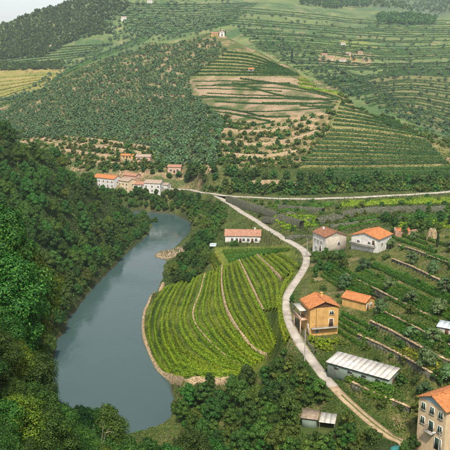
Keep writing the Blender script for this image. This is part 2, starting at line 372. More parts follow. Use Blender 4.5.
# ------------------------------------------------------------------ ground sheet
def inpoly(px, py, poly):
    poly = np.asarray(poly, float); inside = np.zeros(px.shape, bool); j = len(poly) - 1
    for i in range(len(poly)):
        xi, yi = poly[i]; xj, yj = poly[j]
        c = ((yi > py) != (yj > py)) & (px < (xj - xi) * (py - yi) / (yj - yi + 1e-12) + xi); inside ^= c; j = i
    return inside
gu, gv = project(gx, gy, gz)
GC = np.zeros(gx.shape + (3,))
n1 = fbm(gx / 14, gy / 14, 31)[..., None]; n2_ = fbm(gx / 45, gy / 45, 41)[..., None]; n3 = fbm(gx / 5, gy / 5, 51)[..., None]
C = lambda *c: np.array(c)
lerp = lambda a, b, t: a + (b - a) * np.clip(t, 0, 1)
grass = lerp(C(.035,.055,.016), C(.085,.11,.03), n1 * 1.6 - .3)
soil = lerp(C(.20,.14,.08), C(.38,.27,.17), n3 * 1.6 - .3)
GC[:] = lerp(grass, C(.16,.14,.06), (n2_ - .55) * 4)
def paint(poly, col, dmin=0, dmax=9999, amt=1.0, nz=None):
    m = inpoly(gu, gv, poly) & (gy > dmin) & (gy < dmax)
    k = amt if nz is None else (np.clip(nz, 0, 1)[m] * amt)[:, None]
    GC[m] = lerp(GC[m], col[m] if np.ndim(col) > 1 else col, k)
ALL = lambda c: np.ones(gx.shape)[..., None] * c
# hill with the chapel: ochre soil under olives
paint([(-80,100),(50,80),(150,38),(230,28),(300,70),(345,92),(450,142),(560,170),(450,196),(200,192),(160,186),(-80,190)], lerp(lerp(C(.055,.085,.03), C(.11,.125,.045), n1), soil * .85, (n3 + n1 - .98) * 3.4), 440, 960)
paint([(185,80),(235,72),(290,78),(342,98),(335,112),(290,118),(262,130),(225,122),(212,108)], lerp(C(.17,.13,.08), C(.29,.215,.14), n1 * 2.2 - .6), 440, 960, nz=n1[..., 0] * 4 - 1.2)
paint([(225,122),(262,118),(330,112),(330,130),(300,166),(235,168),(215,150)], lerp(C(.14,.12,.05), soil, (n3 - .35) * 4), 420, 800, .85)
paint([(300,74),(342,72),(352,96),(345,100),(300,86)], ALL(C(.17,.17,.04)), 500, 800, .8)
paint([(338,98),(350,98),(440,142),(450,150),(440,166),(298,168),(330,130)], lerp(C(.15,.15,.05), C(.26,.22,.10), n1 * 1.6 - .3), 420, 760, .95)
paint([(228,50),(256,52),(300,76),(191,78)], lerp(C(.14,.15,.05), C(.24,.21,.10), n1 * 1.6 - .3), 440, 960, .9)
paint([(40,138),(150,140),(155,162),(100,166),(60,150)], soil, 440, 700, .8, nz=n3[..., 0] * 3 - .6)
# back country
back = (gy > 960) | ((gy > 640) & (gx > 90 + (gy - 640) * .05) & (gu > 345))
bk = lerp(lerp(C(.055,.105,.04), C(.13,.17,.06), n2_ * 2.4 - .7), C(.22,.19,.10), (n1 - .6) * 4)
GC = np.where(back[..., None], bk, GC)
paint([(-30,70),(62,66),(66,72),(40,90),(-30,104)], lerp(C(.17,.17,.04), C(.27,.21,.08), n1 * 2 - .5), 1000, 1500)
paint([(338,40),(360,38),(378,48),(345,52)], ALL(C(.19,.21,.05)), 1000, 1600, .7)
paint([(318,52),(372,52),(372,66),(318,66)], soil, 900, 1400, .75, nz=n1[..., 0] * 3 - .5)
paint([(360,78),(395,72),(455,78),(455,128),(440,132),(380,105)], lerp(C(.10,.11,.045), C(.18,.16,.07), n1), 700, 1200, .9)
paint([(360,0),(450,0),(450,18),(380,12)], ALL(C(.08,.12,.065)), 1700, 3700, .8)
# near fields
vs = lerp(C(.030,.055,.010), C(.11,.135,.022), n3 * 2.2 - .6)
paint(W0 + [(250,377),(270,362),(290,345),(282,318),(282,300),(300,272),(298,262),(262,250),(205,272)], vs, 150, 330, 1)
paint([(209,254),(215,252),(226,270),(216,274)], ALL(C(.36,.33,.04)), 150, 330)
paint([(212,248),(290,246),(298,258),(262,252),(232,262),(224,268)], lerp(C(.09,.12,.025), C(.15,.17,.03), n3), 150, 330)
paint([(228,197),(450,194),(450,235),(330,238),(290,240)], lerp(C(.05,.065,.028), C(.12,.125,.04), n3 * 1.6 - .3), 230, 420)
paint([(300,240),(450,225),(450,440),(405,440),(330,375),(300,300)], lerp(lerp(C(.045,.065,.018), C(.12,.12,.04), n1 * 1.8 - .4), C(.24,.18,.10), (n3 - .62) * 5), 120, 300)
paint([(300,372),(330,395),(345,412),(300,440),(240,430),(268,385)], lerp(C(.05,.08,.02), C(.24,.17,.10), (n3 - .5) * 3), 120, 190, .8)
# leaf litter under the woods and the camera hill
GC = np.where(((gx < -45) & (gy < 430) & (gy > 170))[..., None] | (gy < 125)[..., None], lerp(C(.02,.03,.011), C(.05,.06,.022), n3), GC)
# sandy spit
sp = at_z(174, 254, .4); k = np.clip(1.6 - np.hypot((gx - sp[0]) / 7, (gy - sp[1]) / 7), 0, 1); gz = np.where(k > .1, np.maximum(gz, k * 1.0), gz)
GC = lerp(GC, C(.32,.24,.17), (k * 1.8)[..., None])
wet = np.clip(1 - gz / .3, 0, 1)[..., None]; GC = lerp(GC, C(.05,.045,.03), wet * (gy < 480)[..., None])
idx = np.arange(NA * NB).reshape(NB, NA)
FQ = np.stack([idx[:-1, :-1], idx[:-1, 1:], idx[1:, 1:], idx[1:, :-1]], -1).reshape(-1, 4)
m, n, l, b = new_mat('ground')
at = n.new('ShaderNodeAttribute'); at.attribute_name = 'gcol'
tc = n.new('ShaderNodeTexCoord'); nz = n.new('ShaderNodeTexNoise'); nz.inputs['Scale'].default_value = .55; nz.inputs['Detail'].default_value = 8; nz.inputs['Roughness'].default_value = .7
l.new(tc.outputs['Object'], nz.inputs['Vector'])
mr = n.new('ShaderNodeMapRange'); mr.inputs[1].default_value = .3; mr.inputs[2].default_value = .7; mr.inputs[3].default_value = .6; mr.inputs[4].default_value = 1.4; l.new(nz.outputs[0], mr.inputs[0])
mm = n.new('ShaderNodeMix'); mm.data_type = 'RGBA'; mm.blend_type = 'MULTIPLY'; mm.inputs[0].default_value = 1
l.new(at.outputs['Color'], mm.inputs[6]); l.new(mr.outputs[0], mm.inputs[7]); l.new(mm.outputs[2], b.inputs['Base Color'])
b.inputs['Roughness'].default_value = .95; b.inputs['Specular IOR Level'].default_value = .1
bp = n.new('ShaderNodeBump'); bp.inputs['Strength'].default_value = .6; bp.inputs['Distance'].default_value = .3; l.new(nz.outputs[0], bp.inputs['Height']); l.new(bp.outputs[0], b.inputs['Normal'])
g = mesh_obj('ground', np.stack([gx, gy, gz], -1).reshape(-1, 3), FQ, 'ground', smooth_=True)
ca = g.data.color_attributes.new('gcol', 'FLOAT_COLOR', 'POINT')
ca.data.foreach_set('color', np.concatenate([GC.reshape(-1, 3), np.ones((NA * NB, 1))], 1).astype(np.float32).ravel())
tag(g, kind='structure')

# ------------------------------------------------------------------ river
m, n, l, b = new_mat('water')
b.inputs['Base Color'].default_value = (.042,.078,.080,1); b.inputs['Roughness'].default_value = .09; b.inputs['IOR'].default_value = 1.33
tc = n.new('ShaderNodeTexCoord'); nz = n.new('ShaderNodeTexNoise'); nz.inputs['Scale'].default_value = .55; nz.inputs['Detail'].default_value = 5; nz.inputs['Roughness'].default_value = .6
mp = n.new('ShaderNodeMapping'); mp.inputs['Scale'].default_value = (1, .55, 1); l.new(tc.outputs['Object'], mp.inputs[0]); l.new(mp.outputs[0], nz.inputs['Vector'])
bp = n.new('ShaderNodeBump'); bp.inputs['Strength'].default_value = .26; bp.inputs['Distance'].default_value = .28; l.new(nz.outputs[0], bp.inputs['Height']); l.new(bp.outputs[0], b.inputs['Normal'])
nw = n.new('ShaderNodeTexNoise'); nw.inputs['Scale'].default_value = .07; nw.inputs['Detail'].default_value = 4; l.new(mp.outputs[0], nw.inputs['Vector'])      # wind patches
rw_ = n.new('ShaderNodeMapRange'); rw_.inputs[1].default_value = .4; rw_.inputs[2].default_value = .62; rw_.inputs[3].default_value = .03; rw_.inputs[4].default_value = .22; l.new(nw.outputs[0], rw_.inputs[0]); l.new(rw_.outputs[0], b.inputs['Roughness'])
rs_ = n.new('ShaderNodeMapRange'); rs_.inputs[1].default_value = .4; rs_.inputs[2].default_value = .62; rs_.inputs[3].default_value = .12; rs_.inputs[4].default_value = .5; l.new(nw.outputs[0], rs_.inputs[0]); l.new(rs_.outputs[0], bp.inputs['Strength'])
wx, wy = np.meshgrid(np.arange(-262, 14, 4.0), np.arange(126, 462, 4.0)); d, par, _ = seg_dist(wx, wy, rp[:, :2]); keep = d - np.interp(par, np.arange(len(RIV)), rp[:, 2]) < 4.5
ii = np.arange(wx.size).reshape(wx.shape); kq = keep[:-1, :-1] & keep[:-1, 1:] & keep[1:, 1:] & keep[1:, :-1]
WQ = np.stack([ii[:-1, :-1], ii[:-1, 1:], ii[1:, 1:], ii[1:, :-1]], -1)[kq]; us = np.unique(WQ); lut = np.zeros(wx.size, int); lut[us] = np.arange(len(us))
V = np.stack([wx.ravel(), wy.ravel(), np.zeros(wx.size)], 1)[us]
o = mesh_obj('river', V, lut[WQ], 'water'); tag(o, kind='structure')

# ------------------------------------------------------------------ roads and walls
def ribbon(name, c, width, mat, lift=.06, thick=.25):
    t = np.gradient(c[:, :2], axis=0); t /= np.linalg.norm(t, axis=1)[:, None] + 1e-9; nn = np.stack([-t[:, 1], t[:, 0]], 1)
    n_ = len(c); offs = [-.5, -.5, -.17, .17, .5, .5]; zs = [-thick, 0, .03, .03, 0, -thick]
    V = np.concatenate([np.c_[c[:, :2] + nn * width * o_, c[:, 2] + lift + z_] for o_, z_ in zip(offs, zs)])
    i = np.arange(n_ - 1); Fs = [np.stack([i + k * n_, i + 1 + k * n_, i + 1 + (k + 1) * n_, i + (k + 1) * n_], 1)[:, ::-1] for k in range(5)]
    return mesh_obj(name, V, np.concatenate(Fs), mat, smooth_=False)
o = ribbon('main_road', ROADS['main'][0], 3.8, 'road'); tag(o, kind='structure')
o = ribbon('link_road', ROADS['link'][0], 3.2, 'road', lift=.07); tag(o, kind='structure')
vc = ROADS['village'][0]
o = ribbon('village_lane', vc[48:], 2.5, 'road', lift=.08); tag(o, kind='structure')
o = ribbon('dirt_track', vc[:51], 2.2, 'track', lift=.07); tag(o, kind='structure')
p = ribbon('grass_strip', vc[:44], .45, 'verge', lift=.13, thick=.08); p.parent = o
def wall_mesh(name, c, base, zt, thick, mat, cap=False, back=None):
    t = np.gradient(c[:, :2], axis=0); t /= np.linalg.norm(t, axis=1)[:, None] + 1e-9; nn = np.stack([-t[:, 1], t[:, 0]], 1)
    n_ = len(c); top = zt + RNG.uniform(-.08, .10, n_)
    bk_ = .5 if back is None else max(.5, back / thick); prof = [(-.5, -.8, 0), (-.5 + .12, 0, 1), (bk_, 0, 1), (bk_, -.8, 0)]
    V = np.concatenate([np.c_[c[:, :2] + nn * thick * o_ + RNG.uniform(-.04, .04, (n_, 1)) * nn, np.where(k_, top, base - .9)] for o_, _, k_ in prof])
    i = np.arange(n_ - 1); Fs = [np.stack([i + k * n_, i + 1 + k * n_, i + 1 + (k + 1) * n_, i + (k + 1) * n_], 1)[:, ::-1] for k in range(3)]
    Fs.append(np.array([[0, n_, 2 * n_, 3 * n_], [4 * n_ - 1, 3 * n_ - 1, 2 * n_ - 1, n_ - 1]]))
    return mesh_obj(name, V, np.concatenate(Fs), mat)
for c, base, zt, thick, label, mat, cap in WALLS:
    c = resample(np.c_[c, base, zt], max(40, int(np.linalg.norm(np.diff(c[:, :2], axis=0), axis=1).sum() / .8)))
    o = wall_mesh('retaining_wall', c[:, :3], c[:, 3], c[:, 4], thick, mat, back=.0042 * c[:, 1].mean() + .4 if c[:, 1].mean() > 280 else None); tag(o, label, 'wall')
    if cap:
        cc = c[:, :3].copy(); cc[:, 2] = c[:, 4] + .02
        p = wall_mesh('coping', cc, cc[:, 2] + .82, cc[:, 2] + .14, thick + .12, 'tan'); p.parent = o

# ------------------------------------------------------------------ haze: the air of the valley
m = bpy.data.materials.new('haze'); m.use_nodes = True; MATS['haze'] = m
n = m.node_tree.nodes; n.clear(); out = n.new('ShaderNodeOutputMaterial'); pv = n.new('ShaderNodeVolumePrincipled')
pv.inputs['Color'].default_value = (.74,.93,.96,1); pv.inputs['Density'].default_value = .00010; pv.inputs['Anisotropy'].default_value = .2
m.node_tree.links.new(pv.outputs[0], out.inputs['Volume'])
zt_ = float(gz.max()) + 20; x_ = 2300; V = [(x, y, z) for x in (-x_, x_) for y in (-30, 3700) for z in (float(gz.min()) - 2, max(zt_, 110))]
o = mesh_obj('haze', V, [(0,1,3,2),(4,6,7,5),(0,4,5,1),(2,3,7,6),(0,2,6,4),(1,5,7,3)], 'haze'); tag(o, kind='stuff')

# ------------------------------------------------------------------ foliage builders
def rnd_unit(n, r):
    v = r.normal(size=(n, 3)); return v / (np.linalg.norm(v, axis=1)[:, None] + 1e-9)
def leaves(P, N, size, r, aspect=.62):
    """one rhombic leaf spray per point, facing roughly along N"""
    n_ = len(P); t = np.cross(N, rnd_unit(n_, r)); t /= np.linalg.norm(t, axis=1)[:, None] + 1e-9; b_ = np.cross(N, t)
    s = size * r.uniform(.6, 1.35, (n_, 1)); bend = N * s * -.18
    V = np.stack([P - t * s, P - b_ * s * aspect + bend, P + t * s, P + b_ * s * aspect + bend], 1).reshape(-1, 3)
    return V, np.arange(n_ * 4).reshape(-1, 4)
def tube(pts, rad, k=6):
    pts = np.asarray(pts, float); V = []; Fc = []
    for i, p in enumerate(pts):
        d = pts[min(i + 1, len(pts) - 1)] - pts[max(i - 1, 0)]; d /= np.linalg.norm(d) + 1e-9
        a = np.cross(d, [.31, .95, .1]); a /= np.linalg.norm(a); b_ = np.cross(d, a)
        for j in range(k):
            th = 2 * math.pi * j / k; V.append(p + (a * math.cos(th) + b_ * math.sin(th)) * rad[i])
    for i in range(len(pts) - 1):
        for j in range(k): Fc.append((i * k + j, i * k + (j + 1) % k, (i + 1) * k + (j + 1) % k, (i + 1) * k + j))
    return np.array(V), np.array(Fc)
def join(parts):
    V = []; Fc = []; o_ = 0
    for v, f in parts: V.append(v); Fc.append(f + o_); o_ += len(v)
    return np.concatenate(V), np.concatenate(Fc)
def crown_lobes(r, kind):
    if kind == 'tall': H_, W_, base, n_ = 7.5, 2.5, 1.4, 17
    elif kind == 'olive': H_, W_, base, n_ = 3.6, 2.1, .9, 9
    elif kind == 'bush': H_, W_, base, n_ = 2.0, 1.5, .0, 8
    elif kind == 'big': H_, W_, base, n_ = 9.5, 3.7, 1.6, 30
    else: H_, W_, base, n_ = 6.2, 3.0, 1.1, 18
    out = []
    for i in range(n_):
        f = (i + .5) / n_; z = base + (H_ - base) * (f ** .85); prof = math.sin(math.pi * min(1, .18 + .80 * f)) ** .75
        th = i * 2.4 + r.uniform(-.6, .6); rr = W_ * prof * r.uniform(.35, .8)
        rad = W_ * r.uniform(.30, .50) * (.55 + .5 * prof)
        out.append((rr * math.cos(th), rr * math.sin(th), z - rad * .3, rad))
    return out, H_, base
def tree_meshes(kind, seed, nleaf, lsize, flat=.8):
    r = np.random.default_rng(seed); lobes, H_, base = crown_lobes(r, kind); P = []; N = []
    tot = sum(q[3] ** 2 for q in lobes)
    for (x, y, z, rad) in lobes:
        k = max(6, int(nleaf * rad * rad / tot)); d = rnd_unit(k, r); d[:, 2] = np.where(d[:, 2] < -.35, -d[:, 2] * .7, d[:, 2])
        rr = rad * (r.uniform(.55, 1.0, k) ** .5) * (1 + .25 * np.sin(d[:, 0] * 7 + seed) * np.sin(d[:, 1] * 6) + r.normal(0, .07, k))
        P.append(np.array([x, y, z]) + d * rr[:, None] * np.array([1, 1, flat])); N.append(d)
    P = np.concatenate(P); N = np.concatenate(N); N = N + .55 * rnd_unit(len(N), r) + np.array([0, 0, .25]); N /= np.linalg.norm(N, axis=1)[:, None]
    cv, cf = leaves(P, N, lsize, r)
    tp = []; bz = -0.8; top = H_ * .72; lean = r.uniform(-.3, .3, 2)
    pts = [(lean[0] * f * f, lean[1] * f * f, bz + (top - bz) * f) for f in np.linspace(0, 1, 6)]
    r0 = {'olive': .22, 'bush': .10, 'big': .34}.get(kind, .22)
    tp.append(tube(pts, [r0 * (1.25 - f) for f in np.linspace(0, 1, 6)]))
    for q in lobes[1::2]:
        z0 = max(base * .6, q[2] * .5); f = (z0 - bz) / (top - bz); s0 = np.array([lean[0] * f * f, lean[1] * f * f, z0])
        e0 = np.array(q[:3]); mid = (s0 + e0) / 2 + np.array([0, 0, .25]); tp.append(tube([s0, mid, e0], [r0 * .45, r0 * .3, r0 * .12], 5))
    tv, tf = join(tp)
    return cv, cf, tv, tf
class Proto: pass
def make_proto(kind, seed, nleaf, lsize, mat, single=False):
    p = Proto(); cv, cf, tv, tf = tree_meshes(kind, seed, nleaf, lsize); p.single = single; p.geo = (cv, cf, tv, tf); p.mat = mat
    if single:
        V, Fc = join([(cv, cf), (tv, tf)])
        o = mesh_obj('proto', V, Fc, None, mats=[mat, 'bark'], mi=[0] * len(cf) + [1] * len(tf)); p.mesh = o.data; bpy.data.objects.remove(o)
    else:
        o = mesh_obj('crown', cv, cf, mat); p.crown = o.data; bpy.data.objects.remove(o)
        o = mesh_obj('trunk', tv, tf, 'bark'); p.trunk = o.data; bpy.data.objects.remove(o)
    return p
def place_tree(p, name, loc, s, label, cat, group=None, sz=1.0, parts=('crown', 'trunk'), rz=None):
    rot = (random.uniform(-.06, .06), random.uniform(-.06, .06), random.uniform(0, 6.28) if rz is None else rz)
    if p.single:
        o = bpy.data.objects.new(name, p.mesh); COL.objects.link(o)
    else:
        o = bpy.data.objects.new(name, None); COL.objects.link(o); o.empty_display_size = .3
        for nm, me in ((parts[0], p.crown), (parts[1], p.trunk)):
            c_ = bpy.data.objects.new(nm, me); COL.objects.link(c_); c_.parent = o
    o.location = loc; o.rotation_euler = rot; o.scale = (s, s * random.uniform(.9, 1.1), s * sz)
    tag(o, label, cat, group); return o
def scatter(poly, spacing, n, seed, dmin=25, dmax=3500, avoid=(), roads=2.2):
    r = np.random.default_rng(seed); poly = np.asarray(poly, float); lo = poly.min(0); hi = poly.max(0); pts = []; tries = 0
    while len(pts) < n and tries < n * 25:
        tries += 1; q = lo + (hi - lo) * r.random(2)
        if not inpoly(q[:1], q[1:], poly)[0] or any(inpoly(q[:1], q[1:], a_)[0] for a_ in avoid): continue
        if pts and (np.hypot(*(np.array(pts) - q).T) < spacing).any(): continue
        pts.append(q)
    if not pts: return np.zeros((0, 3)), np.zeros((0, 2))
    pts = np.array(pts); c_ = cast(pts[:, 0], pts[:, 1], dmin=dmin, dmax=dmax); ok = ~np.isnan(c_[:, 0])
    for k in ROADS.values():
        d, _, _ = seg_dist(c_[:, 0], c_[:, 1], k[0]); ok &= ~(d < roads + k[1] / 2)
    for x, y, z in PADS.values(): ok &= ~(np.hypot(c_[:, 0] - x, c_[:, 1] - y) < 5.5)
    ok &= ~((c_[:, 2] < .5) & (c_[:, 1] < 480))
    return c_[ok], pts[ok]

# ------------------------------------------------------------------ vine rows
def vine_row(c, dens, size, height, width, mat, label, group, r, name='vine_row', base=.25):
    L = np.linalg.norm(np.diff(c, axis=0), axis=1).sum(); n_ = max(8, int(L * dens)); t = r.random(n_) * (len(c) - 1); i = t.astype(int); f = (t - i)[:, None]
    P = c[i] * (1 - f) + c[np.minimum(i + 1, len(c) - 1)] * f
    dr = c[np.minimum(i + 1, len(c) - 1)] - c[i]; dr[:, 2] = 0; dr /= np.linalg.norm(dr, axis=1)[:, None] + 1e-9; sd_ = np.stack([-dr[:, 1], dr[:, 0], np.zeros(n_)], 1)
    th = r.uniform(-.2, math.pi + .2, n_); bulge = .78 + .4 * fbm(P[:, 0] / 1.6, P[:, 1] / 1.6, 77)
    rad = np.sqrt(r.uniform(.45, 1.05, n_)) * bulge
    lat = np.cos(th) * width * .5 * rad; hz = base + (height - base) * np.clip(np.sin(th) * rad, 0, 1.3)
    P = P + sd_ * lat[:, None]; P[:, 2] = H(P[:, 0], P[:, 1]) + hz
    N = sd_ * np.cos(th)[:, None] + np.array([0, 0, 1]) * (np.sin(th) + .25)[:, None] + .5 * rnd_unit(n_, r); N /= np.linalg.norm(N, axis=1)[:, None]
    V, Fc = leaves(P, N, size, r, .75)
    m_ = resample(c, max(len(c), int(L / 1.2))); tg = np.gradient(m_[:, :2], axis=0); tg /= np.linalg.norm(tg, axis=1)[:, None] + 1e-9; nb_ = np.stack([-tg[:, 1], tg[:, 0]], 1); zg = H(m_[:, 0], m_[:, 1]); k_ = len(m_); hh_ = (height * .72) * (.8 + .35 * r.random(k_))
    cv = np.concatenate([np.c_[m_[:, :2] + nb_ * width * o_, zg + q_] for o_, q_ in ((-.30, np.full(k_, .1)), (-.22, hh_ * .8), (0, hh_), (.22, hh_ * .8), (.30, np.full(k_, .1)))]); ii = np.arange(k_ - 1)
    cf = np.concatenate([np.stack([ii + q * k_, ii + 1 + q * k_, ii + 1 + (q + 1) * k_, ii + (q + 1) * k_], 1)[:, ::-1] for q in range(4)])
    V, Fc = join([(cv, cf), (V, Fc)])
    o = mesh_obj(name, V - c[0], Fc, mat); o.location = c[0]; tag(o, label, 'vine row' if name == 'vine_row' else 'hedge', group); return o
def clip_row(uv, poly):
    m_ = inpoly(uv[:, 0], uv[:, 1], poly); return uv[m_]
ORD = 'first second third fourth fifth sixth seventh eighth ninth tenth eleventh twelfth thirteenth fourteenth fifteenth sixteenth'.split()
def rows(guides, counts, label, group, mat, dens, size, height=1.5, width=.9, seed=1, poly=None, dmin=25, dmax=3500, jitter=.15, ends=True, n=40, gap=0.0, frm='top'):
    r = np.random.default_rng(seed); G = [resample(chaikin(g_), n) for g_ in guides]; k = 0
    for gi, cnt in enumerate(counts):
        for j in range(cnt):
            f = (j + .5 + r.uniform(-jitter, jitter)) / cnt; uv = G[gi] * (1 - f) + G[gi + 1] * f
            if poly is not None: uv = clip_row(uv, poly)
            if len(uv) < 5: continue
            if gap and r.random() < gap:
                a_ = r.integers(0, len(uv) - 4); uv = uv[a_:] if r.random() < .5 else uv[:max(5, a_)]
                if len(uv) < 5: continue
            c_ = cast(uv[:, 0], uv[:, 1], dmin=dmin, dmax=dmax); c_ = c_[~np.isnan(c_[:, 0])]
            if len(c_) < 5: continue
            jump = np.linalg.norm(np.diff(c_[:, :2], axis=0), axis=1); bad = np.where(jump > 6 * np.median(jump) + 2)[0]
            k += 1; no = ORD[min(k, len(ORD)) - 1]
            for sg in np.split(c_, bad + 1):
                if len(sg) >= 6: vine_row(smooth_line(sg, 3), dens, size, height, width, mat, label + ', ' + no + ' from ' + frm, group, r)
    return k
# promontory
G0 = [(166,288),(158,297),(151,308),(147,320),(146,336),(152,355),(162,374),(172,379),(196,380.5),(222,381.5),(240,379)]
RT = [(302,268),(292,276),(281,288),(276,302),(276,318),(280,334),(283,346)]
rows([G0, WA], [8], 'leafy vine row on the lowest promontory terrace', 'vine rows on the lowest promontory terrace', 'vine', 66, .155, 1.35, 1.15, 11, frm='the river')
rows([WA, WB], [5], 'leafy vine row on the second promontory terrace', 'vine rows on the second promontory terrace', 'vine', 66, .155, 1.35, 1.15, 12, frm='the river')
rows([WB, [(239,262),(246,276),(256,298),(265,315),(272,332),(276,346)]], [5], 'leafy vine row on the middle promontory terrace', 'vine rows on the middle promontory terrace', 'vine', 66, .155, 1.35, 1.15, 13, frm='the river')
rows([WC, [(257,257),(271,269),(281,284),(279,310)]], [4], 'leafy vine row on the upper promontory terrace', 'vine rows on the upper promontory terrace', 'vine', 66, .155, 1.35, 1.15, 14, frm='the river')
rows([WD, [(282,255),(294,262),(300,268)]], [4], 'leafy vine row on the promontory terrace nearest the lane', 'vine rows on the top promontory terrace', 'vine', 66, .155, 1.35, 1.15, 15, frm='the river')
rows([[(283,282),(279,296),(278,312),(280,328),(286,345)], [(296,272),(285,284),(281,296),(281,312),(284,326),(290,338)]], [2], 'leafy vine row on the bank right below the lane', 'vine rows on the lane bank', 'vine', 66, .155, 1.35, 1.15, 18, frm='the river')
rows([[(222,251),(255,250),(292,250)], [(229,264),(245,258),(262,256)]], [7], 'low vine row in the plot before the long white house', 'vine rows before the long white house', 'vine_dark', 30, .22, 1.3, .9, 16)
rows([[(208,256),(213,268),(216,274)], [(214,253),(222,264),(226,270)]], [4], 'bright yellow vine row in the strip left of the flat plot', 'yellow strip rows', 'herb', 30, .22, 1.0, .9, 17, frm='the river')
# terraces under the main road
uf = 'vine rows on the terraces under the main road'
rows([[(345,202),(390,200.5),(450,198.5)], [(335,208),(385,205),(450,204)]], [4], 'vine row above the long dark wall under the main road', uf + ' top', 'vine', 14, .3, 1.5, 1.0, 21)
rows([[(336,225),(366,217),(400,216),(450,215.5)], [(340,231),(370,223),(400,222),(450,221)]], [3], 'vine row below the long dark wall under the main road', uf + ' middle', 'vine_dark', 14, .3, 1.4, 1.0, 22)
rows([[(262,206),(300,204),(335,203)], [(283,214),(310,212),(330,208)]], [4], 'vine row on the terrace left of the long dark wall', uf + ' left', 'vine_dark', 14, .3, 1.4, 1.0, 23)
rows([[(272,217),(300,215),(322,218)], [(285,232),(305,228),(318,227)]], [5], 'vine row on the small terraces above the lane junction', uf + ' lower', 'vine', 14, .3, 1.5, 1.1, 24)
rows([[(400,224),(430,222),(450,222)], [(390,229),(420,228),(450,229)]], [3], 'vine row above the orange rubble on the right slope', uf + ' right', 'vine', 14, .3, 1.4, 1.0, 25)
# right hillside
rh = 'vine rows on the right hillside'
rows([[(336,262),(352,272),(372,283),(395,294)], [(320,278),(335,288),(352,296)]], [6], 'vine row between the yellow house and the twin white houses', rh + ' above the yellow house', 'vine_dark', 40, .17, 1.3, .85, 31)
rows([[(375,263),(398,273),(425,285),(452,298)], [(350,281),(380,296),(410,312),(452,331)]], [8], 'vine row on the orchard slope below the orange roofed white house', rh + ' orchard', 'vine_dark', 40, .17, 1.3, .85, 32, gap=.12)
rows([[(382,312),(410,322),(452,341)], [(372,322),(400,334),(452,360)]], [5], 'vine row on the terrace right of the orange roofed annex', rh + ' mid', 'vine_dark', 40, .17, 1.3, .85, 33)
rows([[(400,345),(425,358),(452,370)], [(390,350),(420,368),(452,384)]], [2], 'vine row on the weedy terrace above the white roofed shed', rh + ' weedy', 'herb', 26, .24, .9, 1.2, 34)
rows([[(343,312),(360,320),(378,330)], [(330,330),(348,342),(366,352)]], [4], 'vine row in the plot between the annex and the white roofed shed', rh + ' plot', 'vine_dark', 40, .17, 1.3, .85, 35)
rows([[(333,358),(350,370),(372,384),(395,390)], [(326,366),(345,382),(370,398),(392,404)]], [4], 'vine row between the white roofed shed and the track', rh + ' shed', 'vine_dark', 26, .24, 1.5, 1.2, 36)
rows([[(395,225),(420,235),(452,245)], [(385,245),(415,255),(452,268)]], [4], 'vine row beside the tan ruin on the upper right slope', rh + ' ruin', 'vine_dark', 22, .26, 1.4, 1.0, 37, gap=.4)
# slope between village and long white house
rows([[(172,194),(195,197),(215,203),(228,213)], [(198,222),(208,226),(218,232)]], [6], 'vine row on the slope between village and long white house', 'vine rows on the river slope', 'vine_dark', 12, .34, 1.3, 1.2, 41)
# chapel hill
ch = 'vine rows on the chapel hill '
rows([[(229,51),(255,53),(287,70)], [(191,77),(240,77),(300,76)]], [8], 'dark vine row on the terraces just below the chapel', ch + 'top', 'vine_band', 6, .55, 2.2, 2.4, 51, dmax=960, jitter=.05)
rows([[(300,71),(330,73),(343,80)], [(298,90),(322,92),(345,97)]], [5], 'yellow green vine row on the bright terraces right of the fallow plots', ch + 'bright', 'vine', 6, .5, 2.0, 2.4, 52, dmax=900, jitter=.05)
rows([[(342,99),(365,106),(392,117)], [(332,127),(365,129),(425,138)]], [7], 'dark vine row on the upper half of the striped right shoulder', ch + 'right upper', 'vine_band', 10, .45, 2.2, 2.2, 53, dmax=760, jitter=.05)
rows([[(332,129),(365,131),(425,140)], [(298,167),(360,167),(450,165)]], [9], 'dark vine row on the lower half of the striped right shoulder', ch + 'right lower', 'vine_band', 9, .42, 2.2, 2.4, 54, dmax=700, jitter=.05)
rows([[(330,168),(380,168),(455,167)], [(330,178),(380,178),(455,176)]], [3], 'vine row on the dark terraces above the tree belt', ch + 'foot', 'vine_band', 7, .42, 1.9, 1.5, 55, dmax=600)
# single hedges through the fallow plots
HG = [[(212,86),(250,84),(290,84)], [(215,102),(250,104),(300,105),(332,103)], [(225,113),(250,118),(270,122)], [(300,106),(318,108),(334,107)], [(192,98),(230,98),(270,99),(338,100)], [(232,83),(258,90),(280,96),(300,100)], [(205,107),(245,112),(262,118),(290,117)], [(240,79),(290,86),(342,99)], [(225,122),(250,127),(275,122)]]
for k, g_ in enumerate(sorted(HG, key=lambda q: sum(p[1] for p in q) / len(q))):
    c_ = smooth_line(drape(g_, 50, dmax=960), 3)
    vine_row(c_, 8, .42, 1.7, 1.5, 'vine_band', 'dark hedge line crossing the fallow plots of the chapel hill, ' + ORD[k] + ' from top', 'hedges through the fallow plots', np.random.default_rng(60 + k), 'hedge')
rows([[(192,80),(240,79),(300,84),(342,98)], [(212,113),(260,120),(332,110)]], [9], 'thin low vine row across the brown fallow plots of the chapel hill', ch + 'fallow', 'vine_band', 6, .4, 1.0, 1.3, 58, dmax=960, gap=.6)
